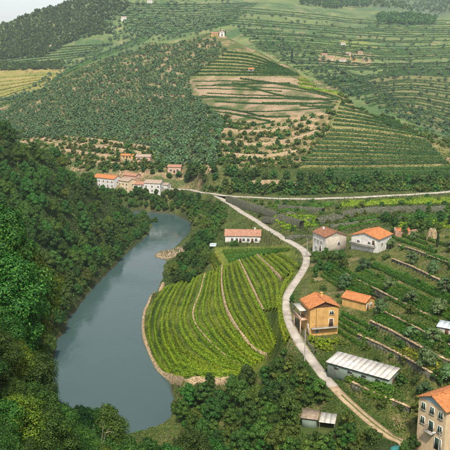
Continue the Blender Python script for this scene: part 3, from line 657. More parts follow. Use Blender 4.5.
# back country
bc = 'vine rows of the back country '
BKP = [(222,22),(232,24),(258,50),(292,68),(345,94),(395,118),(452,141),(458,14),(330,10),(222,4)]
GB_ = [[(222,6),(300,12),(380,22),(456,20)], [(222,24),(300,30),(380,36),(456,36)], [(222,58),(300,52),(380,62),(456,58)], [(222,92),(340,90),(400,77),(456,82)], [(222,132),(340,126),(400,116),(456,134)]]
for k, (cnt, lb, dn, sz_, wd) in enumerate([(8, 'faint far vine row high under the skyline at upper right', 1.4, 1.3, 3.6), (12, 'thin distant vine row above the hillside hamlet', 1.9, 1.0, 2.8), (13, 'thin distant vine row level with the hillside hamlet', 2.5, .8, 2.4), (16, 'vine row on the terraced hillside far right behind the shoulder', 3.2, .7, 2.2)]):
    rows(GB_[k:k + 2], [cnt], lb, bc + str(k), 'vine_band', dn, sz_, 2.4, wd, 71 + k, poly=BKP, dmin=640, jitter=.2, n=70, gap=.35)
rows([[(110,2),(180,4),(260,2)], [(130,34),(180,36),(228,26)]], [13], 'faint far vine row on the slopes above the olive hill', bc + 'left', 'vine_band', 1.4, 1.3, 2.8, 4.9, 76, dmin=1100)
rows([[(0,54),(50,46),(110,44)], [(0,67),(50,63),(95,56)]], [6], 'faint far vine row above the yellow field at left', bc + 'far left', 'vine_band', 1.6, 1.2, 2.7, 4.3, 77, dmin=1000)
rows([[(0,76),(30,75),(60,73)], [(0,100),(20,92),(38,86)]], [6], 'low row across the yellow field at far left', bc + 'yellow', 'herb', 1.6, 1.0, 1.8, 2.6, 78, dmin=1000)
rows([[(40,88),(70,72),(110,55),(150,40)], [(66,70),(95,56),(120,46),(150,32)]], [5], 'distant row on the field edge behind the olive hill', bc + 'edge', 'vine_far', 1.6, 1.2, 2.6, 3.6, 82, dmin=1000)

# ------------------------------------------------------------------ trees
PR = {}
PR['round'] = [make_proto('round', 100 + i, 8000, .18, 'broadleaf') for i in range(3)] + [make_proto('tall', 110, 8000, .18, 'broadleaf'), make_proto('tall', 111, 8000, .18, 'oak'), make_proto('round', 112, 8000, .18, 'oak'), make_proto('round', 113, 8000, .18, 'bush')]
PR['near'] = [make_proto('big', 120 + i, 25000, .108, 'oak') for i in range(3)]
PR['nearround'] = [make_proto('round', 125 + i, 14000, .108, 'oak') for i in range(2)]
PR['neary'] = [make_proto('big', 130 + i, 23000, .108, 'broadleaf_yellow') for i in range(2)]
PR['olive'] = [make_proto('olive', 140 + i, 2600, .17, 'olive') for i in range(3)]
PR['bush'] = [make_proto('bush', 150 + i, 1700, .15, 'bush') for i in range(4)]
PR['far_olive'] = [make_proto('olive', 160 + i, 260, .40, 'far_olive', True) for i in range(4)]
PR['lite_olive'] = [make_proto('olive', 160 + i, 125, .56, 'far_olive', True) for i in range(4)]
PR['tiny'] = [make_proto('olive', 165 + i, 115, .66, 'far_olive', True) for i in range(4)]
PR['tiny_dark'] = [make_proto('olive', 165 + i, 120, .64, 'broadleaf', True) for i in range(4)]
PR['far_round'] = [make_proto('round', 170 + i, 1300, .42, 'broadleaf', True) for i in range(3)]
PR['far_bush'] = [make_proto('bush', 180 + i, 300, .34, 'bush', True) for i in range(3)]
def cypress(seed, n_=1400, H_=8.0):
    r = np.random.default_rng(seed); z = r.random(n_) ** .8; th = r.uniform(0, 6.28, n_); rad = .85 * np.sin(np.pi * np.clip(.12 + z * .86, 0, 1)) ** .7 * r.uniform(.7, 1.05, n_)
    P = np.stack([rad * np.cos(th), rad * np.sin(th), .4 + z * H_], 1); N = np.stack([np.cos(th), np.sin(th), np.full(n_, .6)], 1) + .4 * rnd_unit(n_, r); N /= np.linalg.norm(N, axis=1)[:, None]
    p = Proto(); p.single = False; V, Fc = leaves(P, N, .3, r); o = mesh_obj('crown', V, Fc, 'cypress'); p.crown = o.data; bpy.data.objects.remove(o)
    V, Fc = tube([(0, 0, -.6), (0, 0, 2), (0, 0, H_ * .8)], [.2, .16, .05]); o = mesh_obj('trunk', V, Fc, 'bark'); p.trunk = o.data; bpy.data.objects.remove(o); return p
PR['cypress'] = [cypress(190), cypress(191)]
def wood(kind, poly, spacing, n_, seed, smin, smax, name, label, cat, group, avoid=(), dmin=25, dmax=3500, sz=(.85, 1.15), roads=2.2, limit=300, zones=None):
    c_, uv = scatter(poly, spacing, n_, seed, dmin, dmax, avoid, roads); r = random.Random(seed)
    order = np.argsort(c_[:, 1])
    for i in order[:limit]:
        q = zones(uv[i][0], uv[i][1]) if zones else ''
        place_tree(r.choice(PR[kind]), name, c_[i], r.uniform(smin, smax), label + q, cat, group + q, sz=r.uniform(*sz), parts=('crown', 'trunk') if cat == 'tree' else ('foliage', 'stem'))
    return c_[order[limit:]]
def stuff_trees(c_, kind, smin, smax, name, label, seed):
    r = np.random.default_rng(seed); parts = []
    for q in c_:
        p = PR[kind][r.integers(len(PR[kind]))]; V, Fc = p.geo[0], p.geo[1]; s = r.uniform(smin, smax); th = r.uniform(0, 6.28); R_ = np.array([[math.cos(th), -math.sin(th), 0], [math.sin(th), math.cos(th), 0], [0, 0, 1]])
        parts.append(((V @ R_.T) * s + q, Fc))
    if parts:
        V, Fc = join(parts); o = mesh_obj(name, V, Fc, PR[kind][0].mat); tag(o, label, 'trees', kind='stuff')
def zl(u, v):
    row = ' on its crest' if v < 138 + u * .48 else (' near the water' if (u > 60 and v > 250 - max(0, u - 100) * .4) or v > 320 else (' on its upper slope' if v < 195 + u * .25 else ' on its lower slope'))
    return row + (' at the left edge' if u < 28 else (' nearest the village' if u > 108 else (' below the village' if u > 68 else ' left of centre')))
LW = [(-45,118),(0,130),(50,154),(90,180),(125,198),(151,217),(149,238),(128,263),(104,280),(80,293),(66,315),(52,345),(40,372),(-45,372)]
wood('round', LW, 7.8, 250, 1, .72, 1.25, 'broadleaf_tree', 'dark broadleaf tree of the left bank wood', 'tree', 'left bank wood', dmin=170, dmax=440, zones=zl)
rw = random.Random(88); bank = resample(rp[4:12], 46)
for k in range(0, 46):
    x, y = bank[k, 0] - bank[k, 2] - rw.uniform(2.2, 5.5), bank[k, 1]
    if y > 205: place_tree(rw.choice(PR['round']), 'waterside_tree', (x, y, Hs(x, y)), rw.uniform(.55, .85), 'dark waterside tree on the left bank with branches over the river', 'tree', 'waterside trees of the left bank')
for k in range(10):
    x, y = -42 - k * 2.6 + rw.uniform(-1, 1), 414 - k * .9 - rw.uniform(0, 4); place_tree(rw.choice(PR['round']), 'waterside_tree', (x, y, Hs(x, y)), rw.uniform(.55, .8), 'dark tree at the tip of the left bank spur before the village', 'tree', 'trees at the spur tip')
# trees hanging over the near end of the river and the slope under the camera
NEAR = [(4,166,80,'near','dark tree at the left edge, topmost of the foreground'),(14,212,84,'neary','foreground tree with golden leaf tips below the topmost one'),(12,250,76,'near','dark foreground tree at the left edge under the golden tips'),
        (22,255,92,'neary','golden green foreground tree nearest the wood'),(8,312,80,'near','dark foreground tree at the left edge halfway down'),(18,322,92,'neary','yellow green foreground tree beside the river bend'),
        (34,350,100,'near','dark tree against the lower river bend'),(20,370,88,'near','dark tree at the lower left edge'),(46,380,104,'near','dark tree hiding the near river bank'),(36,402,95,'neary','yellowish tree in the lower left corner group'),
        (78,406,107,'nearround','round dark tree under the lower river'),(108,403,110,'near','tall dark tree under the lower river'),(128,412,108,'nearround','small dark tree behind the bare branches'),(148,424,112,'nearround','rounded tree at the bottom edge below the river'),
        (170,430,114,'nearround','dark rounded tree at the bottom edge left of centre'),(192,428,118,'near','dark tree at the bottom edge near the centre'),(30,425,84,'near','dark tree in the bottom left corner'),(68,428,90,'near','dark tree at the bottom edge left of the bare branches'),
        (2,410,78,'near','dark tree cut by the bottom left corner'),(100,436,92,'nearround','leafy tree at the bottom edge under the bare branches'),(132,440,98,'nearround','leafy tree at the bottom edge right of the bare branches'),(-14,190,80,'near','dark tree cut by the left edge'),(-14,330,76,'near','lower dark tree cut by the left edge'),(215,438,122,'nearround','small leafy tree at the bottom edge centre')]
for u, vt, D, kd, lb in NEAR:
    tp_ = at_depth(u, vt, D); zb = Hs(tp_[0], D); hp = 6.6 if kd == 'nearround' else 9.9; s = (tp_[2] - zb + .4) / hp; sz = 1.0
    if s > 1.3: sz = min(1.2, s / 1.3); s = 1.3
    if s < .45: zb -= (.45 - s) * hp; s = .45
    place_tree(random.choice(PR[kd]), 'foreground_tree', (tp_[0], D, zb - .4), s, lb, 'tree', sz=sz)
c_, uv = scatter([(-30,205),(10,215),(18,260),(24,330),(36,385),(80,420),(135,430),(190,440),(205,470),(205,500),(-30,500)], 21, 75, 77, 40, 128)
rn = random.Random(5)
for q, p_ in zip(c_, uv):
    kd = 'neary' if rn.random() < .15 else ('near' if rn.random() < .7 else 'nearround'); z_ = ' at the bottom edge' if p_[1] > 420 else (' at the lower left' if p_[1] > 320 else ' at the left edge')
    place_tree(rn.choice(PR[kd]), 'slope_tree', q, rn.uniform(.55, .8), ('yellow green' if kd == 'neary' else 'dark') + ' tree filling the near slope' + z_, 'tree', 'near slope trees' + z_ + (' yellow' if kd == 'neary' else ''))
def zr(u, v):
    return (' above the annex' if v < 290 else (' by the shed' if v < 385 else ' below the shed')) + (' near the lane' if u < 365 else (' at the right edge' if u > 420 else ''))
# bushy slope below the promontory
SHED = [(298,404),(340,404),(342,424),(298,426)]
wood('round', [(178,400),(200,393),(250,386),(272,372),(285,368),(300,385),(292,420),(280,450),(225,455),(195,445),(180,420)], 14, 60, 2, .62, .98, 'broadleaf_tree', 'bushy dark green tree on the slope below the vineyard', 'tree', 'trees below the vineyard', zones=lambda u, v: ' near the river' if u < 205 else (' nearest the hut' if u > 262 else ' in the middle'), dmin=125, dmax=215, avoid=[SHED])
wood('bush', [(172,396),(180,392),(200,390),(262,392),(285,352),(296,352),(330,390),(378,430),(400,452),(240,456),(190,440),(178,415)], 8, 170, 3, .8, 1.5, 'bush', 'green bush on the scrubby slope below the vineyard', 'bush', 'bushes below the vineyard', zones=lambda u, v: ' near the river' if u < 190 else (' left of the hut' if u < 296 else ' around the hut'), dmin=125, dmax=230, avoid=[SHED], roads=2.0)
wood('bush', [(134,362),(142,362),(158,388),(170,391),(180,412),(172,416),(150,394)], 5.5, 24, 44, .8, 1.5, 'bush', 'green bush on the river bank at the bottom', 'bush', 'river bank bushes', dmin=130, dmax=215)
wood('round', [(184,258),(190,244),(204,234),(214,238),(208,254),(206,270),(188,284),(172,286),(172,272)], 4.6, 60, 4, .5, .85, 'broadleaf_tree', 'rounded dark tree at the river between the vineyard and the sand spit', 'tree', 'trees above the sand spit', dmin=200, dmax=360)
wood('round', [(92,196),(170,194),(200,198),(190,212),(160,212),(120,204)], 4.4, 150, 5, .5, .85, 'broadleaf_tree', 'dark tree on the far bank in front of the village', 'tree', 'trees before the village', dmin=395, dmax=460)
wood('bush', [(172,194),(215,200),(226,216),(222,234),(196,228),(186,210)], 4.6, 120, 6, .8, 1.6, 'thicket', 'green bush on the river slope left of the long white house', 'bush', 'bushes on the river slope', dmin=290, dmax=430)
wood('far_round', [(178,168),(255,176),(300,180),(450,180),(465,190),(330,194),(250,193),(190,188)], 6.5, 120, 7, .75, 1.15, 'roadside_tree', 'dark green tree in the belt behind the main road', 'tree', 'tree belt behind the main road', zones=lambda u, v: ' left of the rock cutting' if u < 252 else (' right of the rock cutting' if u < 370 else ' at the right edge'), dmin=385, dmax=470, avoid=[[(248,180),(300,180),(300,192),(248,192)]])
wood('olive', [(332,258),(400,244),(450,225),(462,400),(410,400),(400,345),(345,300)], 22, 30, 8, .85, 1.3, 'olive_tree', 'grey green olive tree on the terraced right hillside', 'tree', 'olives on the right hillside', dmin=120, dmax=330, roads=2.5, zones=zr)
wood('bush', [(310,262),(340,258),(400,248),(450,235),(462,410),(420,425),(385,410),(330,360),(345,340),(345,300),(312,290)], 13, 75, 9, .5, 1.1, 'bush', 'leafy bush on the terraced right hillside', 'bush', 'bushes on the right hillside', dmin=120, dmax=330, roads=1.6, zones=zr)
wood('round', [(300,262),(345,256),(350,268),(318,278),(308,276)], 8, 14, 10, .5, .72, 'broadleaf_tree', 'rounded dark tree below the twin white houses', 'tree', 'trees below the twin white houses', dmin=180, dmax=290)
wood('round', [(375,225),(455,205),(455,232),(400,240)], 9, 22, 11, .5, .8, 'broadleaf_tree', 'dark tree on the slope behind the orange roofed white house', 'tree', 'trees behind the twin white houses', dmin=220, dmax=400)
wood('bush', [(228,200),(300,203),(450,198),(450,220),(330,226),(290,234)], 6, 60, 12, .7, 1.3, 'thicket', 'bush on the terraces under the main road', 'bush', 'bushes under the main road', dmin=230, dmax=400)
# hillsides
OL = [(-8,118),(45,90),(75,75),(110,60),(150,46),(200,40),(214,40),(226,52),(190,78),(192,98),(212,112),(222,125),(215,166),(160,166),(150,150),(100,140),(60,140),(20,138)]
def zo(u, v):
    return (' near the top' if v < 72 else (' on the middle slope' if v < 112 else ' at its foot')) + (' towards the left' if u < 90 else (' towards the fallow plots' if u > 165 else ' in the middle'))
rest = wood('far_olive', OL, 2.4, 2000, 13, .55, 1.45, 'olive_tree', 'grey green olive tree on the olive hillside', 'tree', 'olives of the chapel hill', dmin=440, dmax=960, zones=zo)
stuff_trees(rest, 'lite_olive', .55, 1.45, 'olive_grove', 'grove of far olive trees high on the chapel hill', 1)
wood('far_bush', [(205,112),(262,128),(335,112),(328,132),(300,168),(220,168)], 5, 190, 14, 1.0, 2.0, 'shrub', 'green shrub on the rocky scrub slope above the main road', 'bush', 'shrubs of the rocky slope', zones=lambda u, v: (' high up' if v < 132 else (' halfway up' if v < 150 else ' low down')) + (' at left' if u < 248 else (' at right' if u > 292 else ' in the middle')), dmin=420, dmax=760)
wood('far_bush', [(12,130),(60,138),(150,142),(170,168),(100,172),(60,164),(15,146)], 3.6, 230, 15, .8, 1.8, 'terrace_shrub', 'green shrub among the ochre terraces above the village', 'bush', 'shrubs above the village', zones=lambda u, v: ' at the far left' if u < 60 else (' nearest the houses' if v > 154 else ' higher up'), dmin=440, dmax=700)
wood('far_bush', [(205,187),(300,189),(452,186),(452,191),(300,196),(205,192)], 3.6, 110, 28, 1.0, 1.9, 'roadside_shrub', 'low shrub along the upper verge of the main road', 'bush', 'shrubs along the main road', dmin=370, dmax=440, roads=.6)
wood('far_round', [(95,168),(175,166),(180,180),(165,178),(120,168)], 6, 40, 16, .5, .8, 'roadside_tree', 'dark tree behind the village roofs', 'tree', 'trees behind the village', dmin=440, dmax=560)
wood('far_round', [(190,120),(230,120),(238,165),(200,168)], 6, 60, 17, .5, .8, 'roadside_tree', 'dark tree at the border of olive grove and rocky slope', 'tree', 'trees between grove and rocky slope', dmin=430, dmax=700)
wood('far_bush', [(335,95),(348,95),(450,142),(450,150),(400,130),(342,105)], 4, 60, 18, 1.2, 2.0, 'shrub', 'shrub along the ridge of the striped right shoulder', 'bush', 'shrubs along the shoulder ridge', dmin=480, dmax=760)
r1, _ = scatter([(0,28),(38,13),(76,1),(110,-5),(128,8),(105,22),(112,34),(78,40),(40,58),(0,60)], 2.7, 650, 19, 1000, 1900); stuff_trees(r1, 'tiny_dark', 2.0, 3.4, 'far_wood', 'hazy wood on the skyline hill at upper left', 2)
r1, _ = scatter([(100,-4),(230,0),(225,22),(180,34),(150,36),(108,44)], 5.0, 170, 25, 1000, 2200); stuff_trees(r1, 'tiny', 1.8, 3.2, 'far_trees', 'scattered far trees above the olive hill', 8)
r1, _ = scatter([(228,26),(262,50),(298,70),(345,94),(400,120),(452,142),(452,126),(400,100),(352,78),(300,52),(250,22)], 4.6, 260, 26, 700, 2200); stuff_trees(r1, 'tiny', .8, 1.9, 'far_trees', 'hazy trees and scrub in the dip right of the chapel ridge', 9)
r1, _ = scatter([(0,118),(40,96),(75,78),(110,62),(150,47),(220,30),(220,18),(150,22),(110,40),(70,60),(60,72),(40,80),(0,106)], 3.8, 300, 27, 980, 2200); stuff_trees(r1, 'tiny', 1.0, 2.3, 'far_trees', 'hazy trees in the dip behind the olive hill', 10)
r1, _ = scatter([(0,66),(62,64),(66,69),(0,71)], 2.0, 60, 20, 1000, 1700); stuff_trees(r1, 'tiny_dark', 2.0, 3.0, 'far_hedgerow', 'dark tree line above the yellow field at left', 3)
r1, _ = scatter([(378,17),(405,15),(436,19),(434,25),(378,24)], 2.0, 120, 21, 1000, 3000); stuff_trees(r1, 'tiny_dark', 2.8, 4.2, 'far_wood', 'dark hazy tree belt on the far slope at upper right', 4)
r1, _ = scatter([(368,-2),(452,0),(452,14),(400,10),(368,6)], 3.2, 130, 31, 1500, 3600); stuff_trees(r1, 'tiny_dark', 3.0, 4.8, 'far_wood', 'hazy wood on the far skyline at the upper right corner', 12)
r1, _ = scatter([(300,0),(365,0),(368,8),(330,9),(300,5)], 2.4, 120, 22, 1000, 3000); stuff_trees(r1, 'tiny_dark', 3.2, 4.6, 'far_wood', 'dark hazy wood at the top edge right of centre', 5)
r1, _ = scatter([(230,10),(450,30),(450,75),(340,90),(250,40)], 6.0, 150, 23, 640, 3000); stuff_trees(r1, 'tiny', 1.2, 2.2, 'far_trees', 'scattered far trees over the back country slopes', 6)
r1, _ = scatter([(365,75),(395,66),(452,74),(452,132),(400,110)], 6.0, 70, 24, 640, 1300); stuff_trees(r1, 'tiny', .9, 1.6, 'far_trees', 'small far trees on the terraced hillside far right', 7)
for u, v, s, lb in [(292,63,2.1,'tall lone cypress on the ridge right of the chapel'),(221,34,1.15,'left cypress beside the hilltop chapel'),(225.5,35,1.0,'right cypress beside the hilltop chapel'),(437,247,.5,'dark slim cypress on the upper right slope')]:
    c_ = cast1(u, v); place_tree(PR['cypress'][0], 'cypress_tree', c_, s, lb, 'tree', sz=1.1)

# ------------------------------------------------------------------ buildings
def stains(name, scl, lo, hi, p0=.35, p1=.6):
    """weather marks of their own shape, multiplied over the base colour"""
    m = MATS[name]; n = m.node_tree.nodes; l = m.node_tree.links; b = n['Principled BSDF']; src = b.inputs['Base Color'].links[0].from_socket
    tc = n.new('ShaderNodeTexCoord'); mp = n.new('ShaderNodeMapping'); mp.inputs['Scale'].default_value = scl; nz = n.new('ShaderNodeTexNoise'); nz.inputs['Scale'].default_value = 1; nz.inputs['Detail'].default_value = 7
    l.new(tc.outputs['Object'], mp.inputs[0]); l.new(mp.outputs[0], nz.inputs['Vector']); mr = n.new('ShaderNodeMapRange'); mr.inputs[1].default_value = p0; mr.inputs[2].default_value = p1; mr.inputs[3].default_value = lo; mr.inputs[4].default_value = hi; l.new(nz.outputs[0], mr.inputs[0])
    mx = n.new('ShaderNodeMix'); mx.data_type = 'RGBA'; mx.blend_type = 'MULTIPLY'; mx.inputs[0].default_value = 1; l.new(src, mx.inputs[6]); l.new(mr.outputs[0], mx.inputs[7]); l.new(mx.outputs[2], b.inputs['Base Color'])
def plaster(name, c, var=.75, rough=.85):
    noise_mat(name, tuple(x * var for x in c), c, .9, rough, .12, c3=tuple(x * .93 for x in c), bscale=12); stains(name, (1.5, 1.5, .45), .86, 1.04)
plaster('yellow_plaster', (.58,.35,.125), .75); plaster('cream_plaster', (.70,.55,.36), .78); plaster('white_plaster', (.64,.62,.59), .72); plaster('grey_plaster', (.40,.36,.30)); plaster('ochre_plaster', (.60,.36,.10)); plaster('pale_blue_paint', (.42,.55,.60)); plaster('green_grey_wall', (.20,.25,.21), .65); plaster('pink_plaster', (.55,.36,.27))
noise_mat('tile_orange', (.30,.115,.045), (.52,.215,.085), 1.4, .85, .3, c3=(.43,.165,.062), bscale=7)
noise_mat('tile_faded', (.22,.12,.08), (.42,.24,.17), 1.4, .85, .3, c3=(.33,.17,.115), bscale=7)
noise_mat('tile_brown', (.14,.07,.045), (.32,.155,.09), 1.4, .85, .3, c3=(.24,.11,.065), bscale=7)
noise_mat('tile_pale', (.22,.165,.13), (.42,.33,.265), 1.4, .8, .25, bscale=7)
for q in ('tile_orange', 'tile_faded', 'tile_brown', 'tile_pale'): stains(q, (3.0, 3.0, 3.0), .74, 1.08, .36, .58)
noise_mat('white_metal', (.42,.395,.37), (.66,.63,.60), .5, .55, .1)
stains('white_metal', (.6, .6, 1), .85, 1.05)
noise_mat('grey_metal', (.30,.29,.27), (.55,.52,.48), .8, .5, .2)
noise_mat('blue_metal', (.42,.50,.56), (.58,.66,.70), .6, .45, .1)
noise_mat('rusty_metal', (.16,.12,.09), (.34,.27,.20), 1.5, .7, .2)
noise_mat('brown_wood', (.06,.032,.02), (.13,.07,.04), 3, .8, .3)
noise_mat('green_paint', (.02,.05,.035), (.04,.08,.055), 3, .5, .1)
noise_mat('white_paint', (.72,.72,.70), (.82,.82,.80), 2, .5, .05)
noise_mat('teal_cloth', (.02,.12,.13), (.04,.20,.21), 1.2, .6, .3)
noise_mat('dark_metal', (.05,.05,.05), (.09,.09,.085), 4, .5, .1)
noise_mat('rubble', (.24,.13,.08), (.44,.28,.20), 1.2, .9, .6)
noise_mat('concrete', (.26,.25,.23), (.42,.40,.37), 1, .85, .2)
noise_mat('blue_paint', (.03,.10,.25), (.04,.13,.30), 2, .3, 0)
m, n, l, b = new_mat('glass'); b.inputs['Base Color'].default_value = (.018,.022,.025,1); b.inputs['Roughness'].default_value = .08
m, n, l, b = new_mat('rubber'); b.inputs['Base Color'].default_value = (.02,.02,.02,1); b.inputs['Roughness'].default_value = .8
m, n, l, b = new_mat('pool_water'); b.inputs['Base Color'].default_value = (.04,.24,.28,1); b.inputs['Roughness'].default_value = .06
m, n, l, b = new_mat('car_white'); b.inputs['Base Color'].default_value = (.7,.7,.7,1); b.inputs['Roughness'].default_value = .25
def box(x0, x1, y0, y1, z0, z1):
    V = np.array([(x, y, z) for x in (x0, x1) for y in (y0, y1) for z in (z0, z1)], float)
    return V, np.array([(0,1,3,2),(4,6,7,5),(0,4,5,1),(2,3,7,6),(0,2,6,4),(1,5,7,3)])
def part(name, geo, mat, parent):
    V, Fc = join(geo) if isinstance(geo, list) else geo
    return mesh_obj(name, V, Fc, mat, parent)
def roof_slope(L, run, rise, oh, zt, sgn, hh, wave=.42, amp=.055, th=.12):
    """corrugated tile field from the ridge (y=0) down to the eave, in house coordinates"""
    n_ = max(8, int(2 * (L + 2 * oh) / wave)); x = np.linspace(-L / 2 - oh, L / 2 + oh, n_); ya = (run + oh) * sgn; drop = rise * (run + oh) / run
    k = 5; V = []; Fc = []
    for j in range(k + 1):
        f = j / k; y = ya * f; z = hh + rise - drop * f + zt
        zz = z + amp * np.where(np.arange(n_) % 2, 1, -1) + RNG.normal(0, .008, n_) - .03 * (1 - (2 * f - 1) ** 2) * 0
        V.append(np.c_[x, np.full(n_, y), zz])
    V.append(np.c_[x, np.full(n_, ya), np.full(n_, hh + rise - drop + zt - th)]); V.append(np.c_[x, np.zeros(n_), np.full(n_, hh + rise + zt - th)])
    V = np.concatenate(V); i = np.arange(n_ - 1)
    Fc = np.concatenate([np.stack([i + a * n_, i + 1 + a * n_, i + 1 + (a + 1) * n_, i + (a + 1) * n_], 1) for a in range(k + 2)])
    ends = np.array([[e + a * n_ for a in (0, k, k + 1, k + 2)] for e in (0, n_ - 1)])
    Fc = np.concatenate([Fc, ends]); return V, (Fc if sgn < 0 else Fc[:, ::-1])
FACE = {'x+': (0, 1), 'x-': (math.pi, 1), 'y+': (math.pi / 2, 0), 'y-': (-math.pi / 2, 0)}
def on_face(face, L, W, s, z, V):
    """V is built facing +x at the origin; moved to the house face at offset s, height z"""
    a, isx = FACE[face]; off = L / 2 if isx else W / 2; V = V + np.array([off, s, z]); ca_, sa = math.cos(a), math.sin(a)
    return np.stack([V[:, 0] * ca_ - V[:, 1] * sa, V[:, 0] * sa + V[:, 1] * ca_, V[:, 2]], 1)
def house(name, label, loc, rz, L, W, hh, rise, wall, roof, wins=(), doors=(), oh=.35, chimneys=(), gable=None, cat='house', found=1.5, group=None, frame='white_paint', detail=True):
    t = empty(name, loc, rz)
    b1 = box(-L / 2, L / 2, -W / 2, W / 2, -found, hh)
    gv_ = np.array([(-L / 2, -W / 2, hh), (-L / 2, W / 2, hh), (-L / 2, 0, hh + rise), (L / 2, -W / 2, hh), (L / 2, W / 2, hh), (L / 2, 0, hh + rise)])
    V = np.concatenate([b1[0], gv_]); Fc = [tuple(f) for f in b1[1]] + [(8, 10, 9), (11, 12, 13), (8, 11, 13, 10), (9, 10, 13, 12)]
    mesh_obj('wall', V, Fc, wall, t)
    if gable:
        for e in ('x+', 'x-')[:1]:
            x0 = L / 2 + .03; mesh_obj('gable_panel', [(x0, -W / 2, hh - .02), (x0, W / 2, hh - .02), (x0, 0, hh + rise - .02), (x0 - .02, -W / 2, hh - .02), (x0 - .02, W / 2, hh - .02), (x0 - .02, 0, hh + rise - .02)], [(0, 1, 2), (3, 5, 4), (0, 3, 4, 1), (1, 4, 5, 2), (2, 5, 3, 0)], gable, t)
    r_ = None
    for sgn in (-1, 1):
        g_ = roof_slope(L, W / 2, rise, oh, .14, sgn, hh)
        if r_ is None: r_ = g_
        else: r_ = join([r_, g_])
    ro = mesh_obj('roof', r_[0], r_[1], roof, t)
    rv, rf = tube([(-L / 2 - oh, 0, hh + rise + .17), (L / 2 + oh, 0, hh + rise + .17)], [.14, .14], 6); mesh_obj('ridge_cap', rv, rf, roof, ro)
    for (x, y, ch) in chimneys:
        part('chimney', [box(x - .35, x + .35, y - .3, y + .3, hh, hh + rise + ch), box(x - .45, x + .45, y - .4, y + .4, hh + rise + ch, hh + rise + ch + .12)], wall, ro)
    for (face, s, z, ww, wh, kind) in wins:
        bars = [box(.0, .10, -ww / 2 - .09, -ww / 2, -.0, wh), box(0, .10, ww / 2, ww / 2 + .09, 0, wh), box(0, .10, -ww / 2 - .09, ww / 2 + .09, wh, wh + .09), box(0, .09, -.03, .03, 0, wh)]
        bars = [(on_face(face, L, W, s, z, v), f) for v, f in bars]; wo = part('window', bars, frame, t)
        v, f = box(0, .04, -ww / 2, ww / 2, 0, wh); part('pane', (on_face(face, L, W, s, z, v), f), 'glass', wo)
        v, f = box(0, .18, -ww / 2 - .15, ww / 2 + .15, -.09, 0); part('sill', (on_face(face, L, W, s, z, v), f), 'concrete', wo)
        if kind == 'shutter':
            for q in (-1, 1):
                c0 = q * (ww * .25); v, f = box(.041, .085, c0 - ww * .25 + .02, c0 + ww * .25 - .02, .03, wh - .03); part('shutter', (on_face(face, L, W, s, z, v), f), 'green_paint', wo)
    for (face, s, z, ww, wh, mat) in doors:
        v, f = box(0, .06, -ww / 2, ww / 2, 0, wh); do = part('door', (on_face(face, L, W, s, z, v), f), mat, t)
        fr = [box(0, .10, -ww / 2 - .1, -ww / 2, 0, wh), box(0, .10, ww / 2, ww / 2 + .1, 0, wh), box(0, .10, -ww / 2 - .1, ww / 2 + .1, wh, wh + .1)]; part('door_frame', [(on_face(face, L, W, s, z, v), f) for v, f in fr], frame, do)
        v, f = box(.06, .12, ww * .3, ww * .3 + .1, wh * .45, wh * .5); part('handle', (on_face(face, L, W, s, z, v), f), 'dark_metal', do)
    tag(t, label, cat, group); return t
def heading(dx, dy): return math.atan2(dy, dx)
def railing(parent, pts, h=1.0, mat='dark_metal', name='railing', step=.35):
    g_ = []
    for a_, b_ in zip(pts[:-1], pts[1:]):
        a_ = np.array(a_, float); b_ = np.array(b_, float); n_ = max(2, int(np.linalg.norm(b_ - a_) / step))
        g_.append(tube([a_ + [0, 0, h], b_ + [0, 0, h]], [.03, .03], 5))
        for q in np.linspace(0, 1, n_ + 1): p = a_ + (b_ - a_) * q; g_.append(tube([p, p + [0, 0, h]], [.018, .018], 4))
    return part(name, g_, mat, parent)
# --- yellow house by the lane (gable to the camera)
x, y, z = PADS['yellow']; rz = heading(.21, -.98); YL, YW, YH = 7.2, 7.8, 8.0
yh = house('yellow_house', 'tall yellow house with orange tiled roof and dark brown gable beside the lane', (x, y, z - .3), rz, YL, YW, YH, 1.55, 'yellow_plaster', 'tile_orange', gable='brown_wood', oh=.5,
    wins=[('x+', 2.0, 5.9, 1.0, .9, 'plain'), ('x+', -1.9, 1.2, .7, .8, 'plain'), ('y-', 0.4, 5.2, .9, 1.2, 'plain'), ('y-', -2.2, 5.2, .8, 1.2, 'plain'), ('y-', 2.3, 2.1, .8, 1.1, 'plain')],
    doors=[('x+', 1.9, 2.7, 1.1, 2.0, 'brown_wood'), ('y-', 2.6, .3, .9, 2.0, 'brown_wood')], chimneys=[(-2.3, 1.2, .4)])
part('balcony', [box(YL / 2, YL / 2 + 1.1, -3.6, 3.6, 2.45, 2.62)], 'concrete', yh); railing(yh, [(YL / 2 + 1.05, -3.55, 2.62), (YL / 2 + 1.05, 3.55, 2.62)], .9, 'brown_wood')
part('porch', [box(-4.2, 1.4, -YW / 2 - 1.9, -YW / 2, 3.9, 4.08), box(-4.2, -3.95, -YW / 2 - 1.9, -YW / 2 - 1.65, -1, 3.9), box(1.15, 1.4, -YW / 2 - 1.9, -YW / 2 - 1.65, -1, 3.9), box(-4.2, 1.4, -YW / 2 - 1.9, -YW / 2 - 1.7, 4.08, 4.9)], 'pink_plaster', yh)
part('porch_roof', [box(-4.4, 1.6, -YW / 2 - 2.1, -YW / 2, 6.6, 6.72), box(-4.1, -3.98, -YW / 2 - 1.85, -YW / 2 - 1.73, 4.9, 6.6), box(1.2, 1.32, -YW / 2 - 1.85, -YW / 2 - 1.73, 4.9, 6.6)], 'grey_metal', yh)
tp = tube([(YL / 2 + .06, -2.2, 8), (YL / 2 + .06, -2.2, 2.6)], [.05, .05], 5); part('drainpipe', tp, 'brown_wood', yh)
